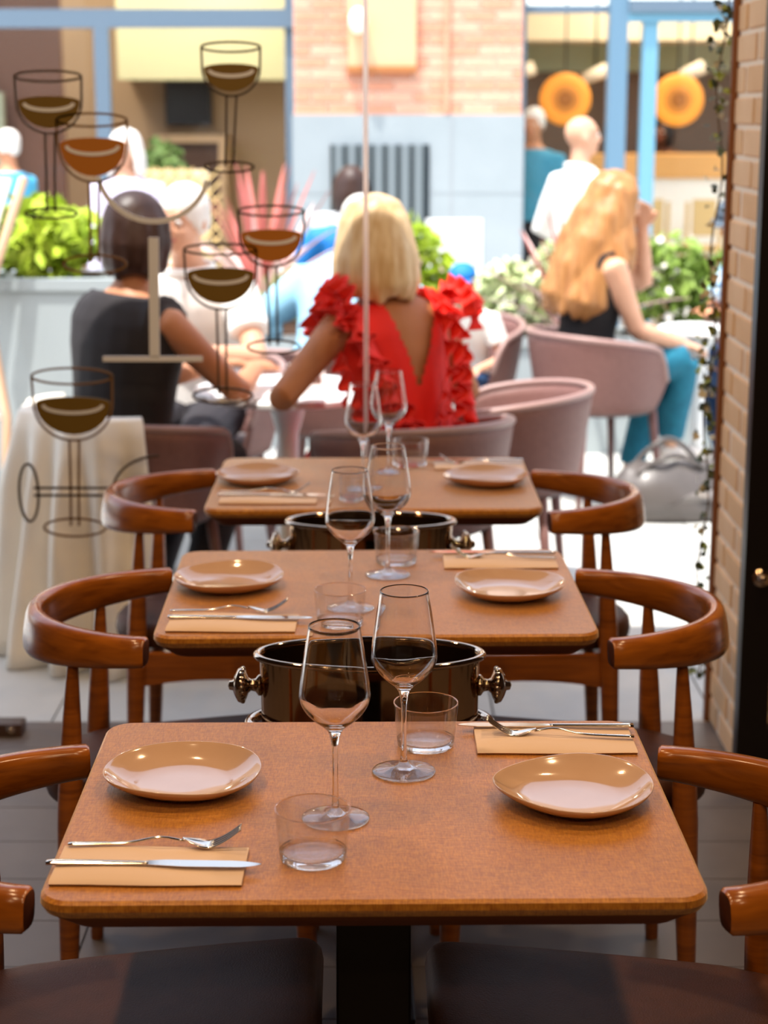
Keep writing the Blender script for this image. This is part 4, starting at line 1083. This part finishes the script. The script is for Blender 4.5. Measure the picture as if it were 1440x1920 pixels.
        if top.get('vback'):
            b2 = bmesh.new(); b2.from_mesh(me); zv, kx, x0 = top['vback']
            dl = [f for f in b2.faces if f.calc_center_median().y < ly * .8 and abs(f.calc_center_median().x - x0 - lx * .8) < (f.calc_center_median().z - hz - zv) * kx]
            bmesh.ops.delete(b2, geom=dl, context='FACES'); b2.to_mesh(me); b2.free()
        obj(top['name'], me, top['mat'], t, True)
        if top.get('collar'): obj('collar', tube([tor(.515) + Vector((.088 * math.cos(2 * PI * k / 20), .078 * math.sin(2 * PI * k / 20), .012 + .015 * math.sin(-2 * PI * k / 20))) for k in range(20)], (.016, .008), 8, closed=True, side=(0, 0, 1)), top['mat'], t, True)
    if bottom:
        bm = bmesh.new(); g = .015
        zs = [q for q in T if -.08 < q[0] <= .07]
        tube([tor(z) for z, a, b in zs], [(a + g, b + g) for z, a, b in zs], 20, bm, side=(1, 0, 0), round_cap=False)
        for hp_, kn, an, s in legs:
            tube([hp_, hp_.lerp(kn, .35), hp_.lerp(kn, .8), kn], [.084 + g, .078 + g, .064 + g, .057 + g], 14, bm)
            tube([kn, kn.lerp(an, .3), kn.lerp(an, .7), kn.lerp(an, .93)], [.057 + g, .056 + g, .046 + g, .042 + g], 14, bm, round_cap=False)
        obj(bottom['name'], fused(bm, vox, 3), bottom['mat'], t, True)
    for hp_, kn, an, s in legs:
        fd = Vector((an.x - hp_.x, max(.25, an.y - hp_.y) * .3 + .4, 0)).normalized() if pose == 'sit' else Vector((s * .15, 1, 0)).normalized()
        b = tube([an - fd * .045 + Vector((0, 0, -.045)), an + fd * .05 + Vector((0, 0, -.045)), an + fd * .14 + Vector((0, 0, -.060)), an + fd * .20 + Vector((0, 0, -.066))], [(.040, .038), (.045, .036), (.046, .024), (.034, .016)], 12, side=(1, 0, 0))
        obj('shoe', b, shoe or M_BLACK, t, True)
    if hair:
        st, hm = hair; bm = bmesh.new()
        if st != 'fringe':
            ell(bm, hd((0, -.016, .040)), (.086, .098, .092), rot, 18, 12)
        if st == 'bob':
            for k in range(13):
                a = R(-118 + 236 * k / 12); r1, r2 = .074, .098
                c = lambda r, z: hd((r * math.sin(a), -r * 1.12 * math.cos(a) - .006, z))
                tube([c(.05, .10), c(r1, .05), c(r2, -.06), c(r2 + .006, -.135), c(r2 + .002, -.178 - .012 * math.sin(k * 2.1))], [.026, .030, .030, .027, .014], 10, bm)
        if st == 'short':
            for k in range(11):
                a = R(-125 + 250 * k / 10); c = lambda r, z: hd((r * math.sin(a), -r * 1.15 * math.cos(a) - .004, z))
                tube([c(.05, .09), c(.075, .04), c(.082, -.03), c(.076, -.095), c(.070, -.125 - .012 * math.sin(k * 2.3))], [.02, .026, .027, .022, .012], 8, bm)
        if st == 'long':
            for k in range(17):
                a = R(-128 + 256 * k / 16); wv = lambda q: .014 * math.sin(q * 2.2 + k * 1.7)
                c = lambda r, z, q: hd((r * math.sin(a) + wv(q), -r * 1.1 * math.cos(a) - .012 + wv(q + 2), z))
                ln = 1 if abs(a) < 1.7 else .8
                tube([c(.05, .10, 0), c(.074, .05, 1), c(.098, -.06, 2), c(.120, -.17, 3), c(.135, -.29 * ln, 4), c(.145, -.42 * ln, 5), c(.13, -.50 * ln, 6)], [.026, .032, .038, .042, .042, .036, .014], 9, bm)
        if st == 'crop':
            for s in (-1, 1): ell(bm, hd((s * .066, -.02, .0)), (.018, .05, .05), rot, 10, 8)
            ell(bm, hd((0, -.075, -.01)), (.06, .03, .06), rot, 10, 8)
        me = fused(bm, max(vox, .010), 3)
        obj('hair', me, hm, t, True)
    if cap:
        bm = bmesh.new(); ell(bm, hd((0, -.01, .05)), (.090, .104, .082), rot, 18, 12)
        cut = [v for v in bm.verts if (rot.inverted() @ (v.co - hc)).z < .035]; bmesh.ops.delete(bm, geom=cut, context='VERTS')
        co = obj('cap', baked(bm, [('SOLIDIFY', dict(thickness=.006, offset=1))], 'cap'), cap, t, True)
        L = [[hd((x_, .078 + .075 * math.sqrt(max(0, 1 - (x_ / .08) ** 2)) * f, .048 - .012 * f + dz)) for x_ in [-.078 + .156 * k / 10 for k in range(11)]] for f, dz in ((0, 0), (1, 0))]
        bm = bmesh.new(); ring = L[0] + L[1][::-1]; loops(bm, [ring, [p + Vector((0, 0, .005)) for p in ring]]); obj('visor', bm, cap, co)
    if extra: extra(t, tor, arms, hd)
    return t

PALE = ('fair skin', 'D9A98C', 'CE9A7C'); TAN = ('tanned skin', 'B5784E', 'A96C45'); WARMS = ('warm skin', 'C58A66', 'B87C59'); DEEP = ('deep skin', '7A4A32', '6E422C')
M_REDD = mat('scarlet dress fabric', 'F0281E', .7, noise=(14, .6), col2='DC1F17', bump=(40, .4))
M_REDR = mat('scarlet ruffle fabric', 'F43426', .65, noise=(14, .6), col2='E2261A')
M_VEST = mat('charcoal vest fabric', '2A2628', .8, noise=(9, .6), col2='231F22', bump=(26, .4))
M_WSHIRT = mat('white shirt fabric', 'EFECE6', .75, bump=(20, .4)); M_BLUES = mat('pale blue fabric', '9CCBE0', .75, noise=(4, .6), col2='7FB8D4')
M_JEANS = mat('teal blue denim', '126E86', .8, noise=(40, .5), col2='0E5C74', bump=(18, .4)); M_DENIMD = mat('dark blue denim', '1C3F66', .8, noise=(40, .5), col2='17345A')
M_DTROU = mat('dark trouser fabric', '2C2A30', .8); M_TEAL = mat('teal shirt fabric', '3F8CA8', .8); M_LAV = mat('lavender fabric', 'C9C2D6', .8)
M_PAT = mat('blue patterned fabric', '1E86C8', .75, noise=(26, .12), col2='DDEFF6'); M_BTOP = mat('black top fabric', '171416', .8)
M_CAPB = mat('bright blue cap', '1679C4', .7, noise=(6, .5), col2='126CB4'); M_CAPD = mat('dark blue grey cap', '47535F', .75); M_BROWNS = mat('brown shirt fabric', '6E4430', .8)
H_BLOND = strand_mat('blond hair', 'E6CFA2', 'BC935C'); H_DARK = strand_mat('dark brown hair', '2E1C16', '3E261C'); H_WHITE = strand_mat('white hair', 'EDE9E2', 'DAD4CC')
H_GINGER = strand_mat('reddish blond hair', 'BC8750', '8E5A30'); H_BLACK = strand_mat('black hair', '1A1412', '241B18')
M_SHOEW = mat('pale shoe', 'D8CFC6', .6)

def ruffles(t, tor, arms, hd):
    """Frilled bands over both shoulders and down the back of the dress."""
    rnd = random.Random(4)
    def frill(path, wd, amp, waves, seed):
        bm = bmesh.new(); rows = []; n = 84; P = [Vector(p[0]) for p in path]; Nn = [Vector(p[1]) for p in path]
        for k in range(n + 1):
            f = k / n * (len(P) - 1); i = min(int(f), len(P) - 2); g = f - i; p = P[i].lerp(P[i + 1], g); nr = Nn[i].lerp(Nn[i + 1], g).normalized()
            tg = (P[i + 1] - P[i]).normalized(); sdv = tg.cross(nr).normalized(); col = []
            for j in range(6):
                h = j / 5
                col.append(bm.verts.new(p + nr * (.004 + wd * h * .75) + sdv * (wd * .55 * h * math.sin(k / n * waves * 2 * PI + seed) + wd * .25 * h) + tg * (amp * h * math.cos(k / n * waves * 2 * PI * .9 + seed * 2))))
            rows.append(col)
        for A, C in zip(rows, rows[1:]):
            for j in range(5): bm.faces.new((A[j], C[j], C[j + 1], A[j + 1]))
        obj('ruffle', baked(bm, [('SOLIDIFY', dict(thickness=.003, offset=0))], 'ruffle'), M_REDR, t, True)
    for s in (-1, 1):
        for q in range(3):
            o = .026 * q
            frill([(tor(.40) + Vector((s * (.14 + o), .11, 0)), (s * .3, 1, .3)), (tor(.49) + Vector((s * (.13 + o), .02, .015 - o * .3)), (s * .45, .1, 1)), (tor(.44) + Vector((s * (.125 + o), -.10, 0)), (s * .3, -1, .4)),
                   (tor(.32) + Vector((s * (.100 + o), -.128, 0)), (s * .2, -1, 0)), (tor(.20) + Vector((s * (.055 + o), -.122, 0)), (s * .1, -1, 0)), (tor(.10) + Vector((s * (.02 + o), -.13, 0)), (0, -1, 0))], .052, .012, 9 + q, q * 1.9 + s)
        sh = arms[0 if s < 0 else 1][0]
        for q in range(2 if s > 0 else 1):
            ring = [(sh + Vector((s * ((.035 if s > 0 else -.01) + .03 * q), .075 * math.sin(a), .045 + .055 * math.cos(a) - .03 * q)), (s * .8, .5 * math.sin(a), .6 + .5 * math.cos(a))) for a in [R(-140 + 280 * k / 8) for k in range(9)]]
            frill(ring, .060, .012, 8, q * 2.3 + s)
        # the sides: short frills down to the hip
        frill([(tor(.36) + Vector((s * .185, -.05, 0)), (s, -.5, .2)), (tor(.24) + Vector((s * .17, -.06, 0)), (s, -.5, 0)), (tor(.12) + Vector((s * .165, -.06, 0)), (s, -.5, 0)), (tor(0.0) + Vector((s * .185, -.05, 0)), (s, -.5, 0))], .05, .012, 7, s * 1.3)

person('person in a scarlet ruffled dress with a blond bob, seated with back to us', (.09, 5.22, 0), R(30), 'sit', TAN,
       dict(name='dress', mat=M_REDD, gap=.014, hem=-.05, vback=(.26, .36, .03)), dict(name='dress_skirt', mat=M_REDD), [((-.30, .16, .825), (-.7, -.6, -.25)), ((.14, .30, .82), (.5, -.3, -.6))],
       hair=('bob', H_BLOND), sleeve='none', lean=(-.09, .05), head=(R(12), R(3)), extra=ruffles, vox=.0095, feet=[(-.10, .20, .085), (.10, .20, .085)], knees=[(-.10, .40, .52), (.10, .40, .52)])
person('person with dark hair in a sleeveless charcoal vest, seated with back to us', (-.81, 5.30, 0), R(-38), 'sit', WARMS,
       dict(name='vest', mat=M_VEST, gap=.03), dict(name='trousers', mat=M_DTROU), [((.02, .36, .815), (-.3, .2, -.9)), ((.20, .40, .82), (.6, -.5, -.4))],
       hair=('short', H_DARK), feet=[(-.10, .20, .085), (.10, .20, .085)], knees=[(-.10, .40, .52), (.10, .40, .52)], sleeve='none', lean=(.03, .05), head=(R(-18), R(4)), vox=.0095)
person('white haired person in a white shirt facing us across the terrace table', (-.68, 6.36, 0), R(168), 'sit', PALE,
       dict(name='shirt', mat=M_WSHIRT, gap=.016, collar=True), dict(name='trousers', mat=M_DTROU), [((-.10, .40, .815), (-.9, -.2, -.5)), ((.06, .42, .815), (.9, -.2, -.5))],
       hair=('crop', H_WHITE), feet=[(-.11, .26, .085), (.11, .26, .085)], knees=[(-.11, .40, .50), (.11, .40, .50)], sleeve='short', lean=(-.02, .14), head=(R(-16), R(6)), vox=.0095)
person('person in a pale blue top leaning forward, back to us, beyond the terrace table', (-.20, 6.90, 0), R(-12), 'sit', PALE,
       dict(name='shirt', mat=M_BLUES, gap=.03), dict(name='trousers', mat=M_DENIMD), [((-.16, .32, .74), (-.9, -.2, -.5)), ((.16, .32, .74), (.9, -.2, -.5))],
       hair=('crop', H_WHITE), sleeve='elbow', lean=(0, .40), head=(0, R(45)), vox=.012)
def lap_napkin(t, tor, arms, hd): pass
person('person with long wavy reddish blond hair in black top and blue jeans, seated sideways', (.83, 7.36, 0), R(-74), 'sit', PALE,
       dict(name='top', mat=M_BTOP, gap=.012, low=True), dict(name='jeans', mat=M_JEANS), [((-.02, .27, 1.13), (-.2, .5, -1)), ((.11, .40, .665), (.2, -.6, -.5))],
       hair=('long', H_GINGER), sleeve='none', lean=(.03, .08), head=(R(-10), R(14)), vox=.0105, shoe=M_SHOEW,
       knees=[(-.09, .40, .54), (.10, .42, .60)], feet=[(-.06, .26, .085), (.0, .42, .22)])
person('person in blue patterned shirt and dark cap at the right terrace table', (1.77, 7.95, 0), R(112), 'sit', WARMS,
       dict(name='shirt', mat=M_PAT, gap=.018), dict(name='trousers', mat=M_DENIMD), [((-.12, .34, .84), (-.8, -.3, -.6)), ((.12, .34, .84), (.8, -.3, -.6))],
       hair=None, cap=M_CAPD, hip=.62, knees=[(-.11, .38, .58), (.11, .38, .58)], feet=[(-.1, .20, .085), (.1, .20, .085)], sleeve='short', lean=(0, .20), head=(R(10), R(20)), vox=.0115, scale=.88)
person('person in a bright blue cap seated low behind the red ruffled shoulder', (.37, 7.66, 0), R(165), 'sit', PALE,
       dict(name='shirt', mat=M_WSHIRT, gap=.016), dict(name='trousers', mat=M_DENIMD), [((-.14, .34, .86), (-.5, -.3, -.6)), ((.14, .34, .86), (.5, -.3, -.6))],
       hair=None, cap=M_CAPB, hip=.75, knees=[(-.10, .42, .72), (.10, .42, .72)], feet=[(-.10, .44, .32), (.10, .44, .32)], sleeve='short', lean=(0, .16), head=(0, R(14)), scale=.63, vox=.013)
person('bald person in a white shirt and dark jeans standing behind the planter', (1.0, 9.15, 0), R(-62), 'stand', PALE,
       dict(name='shirt', mat=M_WSHIRT, gap=.022, collar=True), dict(name='jeans', mat=M_DENIMD), [((-.20, .16, 1.02), (-.6, -.7, -.2)), ((.20, .18, 1.02), (.6, -.7, -.2))],
       hair=None, sleeve='elbow', head=(R(-14), R(-4)), scale=.915, vox=.012)
person('person in a teal shirt standing at the edge of the stone pier', (1.06, 12.72, 0), R(160), 'stand', WARMS,
       dict(name='shirt', mat=M_TEAL, gap=.02), dict(name='trousers', mat=M_DTROU), [((-.22, .1, .85), (-.6, -.7, -.2)), ((.22, .1, .85), (.6, -.7, -.2))],
       hair=('crop', H_WHITE), sleeve='short', scale=.94, vox=.016)
person('dark haired person in brown behind the counter under the right orange lamp', (2.32, 14.25, 0), R(150), 'stand', DEEP,
       dict(name='shirt', mat=M_BROWNS, gap=.02), dict(name='trousers', mat=M_DTROU), [((-.22, .1, .95), (-.6, -.7, -.2)), ((.22, .1, .95), (.6, -.7, -.2))],
       hair=('short', H_BLACK), sleeve='long', scale=.90, vox=.016, lean=(.08, .1))
person('person in a bright blue shirt standing before the left shop, at the left edge', (-2.36, 11.3, 0), R(60), 'stand', WARMS,
       dict(name='shirt', mat=mat('sky blue shirt', '4FB3DA', .75), gap=.02), dict(name='trousers', mat=M_DENIMD), [((-.2, .1, .85), (-.6, -.7, -.2)), ((.2, .1, .85), (.6, -.7, -.2))],
       hair=('crop', H_WHITE), sleeve='elbow', scale=.86, vox=.016)
person('person with white hair in lavender near the golden lattice screen', (-1.42, 9.9, 0), R(175), 'stand', PALE,
       dict(name='shirt', mat=M_LAV, gap=.02), dict(name='trousers', mat=M_TEAL), [((-.2, .1, .8), (-.6, -.7, -.2)), ((.2, .1, .8), (.6, -.7, -.2))],
       hair=('bob', H_WHITE), sleeve='long', scale=.87, vox=.015)
person('dark haired person in blue seated far behind the blond head', (-.17, 9.28, 0), R(10), 'sit', PALE,
       dict(name='shirt', mat=M_CAPB, gap=.02), dict(name='trousers', mat=M_DTROU), [((-.2, .3, .75), (-.6, -.7, -.2)), ((.2, .3, .75), (.6, -.7, -.2))],
       hair=('short', H_DARK), sleeve='short', vox=.015, scale=.97)
nk = thing('cloth_napkin', 'white napkin hanging over the lap of the person in blue jeans', 'napkin', (.93, 7.24, .53), R(-62))
bm = bmesh.new(); ls = []
for k in range(8):
    f = k / 7; z = .13 - .0 * f if k < 2 else .13 - .24 * (f - .14)
    y_ = .0
    ls.append([(.115 + .004 * math.sin(k), -.06 + .01 * math.sin(k * 1.3), z), (.118, .06, z + .006 * math.sin(k)), (.122, .06, z), (.121, -.06, z)])
obj('cloth', loops(bm, ls), M_PAPER, nk)
# a simple stool for the far seated guest
st = thing('barrel_stool', 'mauve stool under the far dark haired person in blue', 'stool', (-.17, 9.28, 0)); obj('seat', lathe([(0, .36), (.2, .36), (.21, .38), (.2, .415), (0, .42)], 28), M_MAUVE, st, True)
for k in range(4): obj('leg', tube([(.13 * math.cos(k * PI / 2 + .8), .13 * math.sin(k * PI / 2 + .8), .37), (.18 * math.cos(k * PI / 2 + .8), .18 * math.sin(k * PI / 2 + .8), 0)], .014, 8), M_MAUVE, st, True)
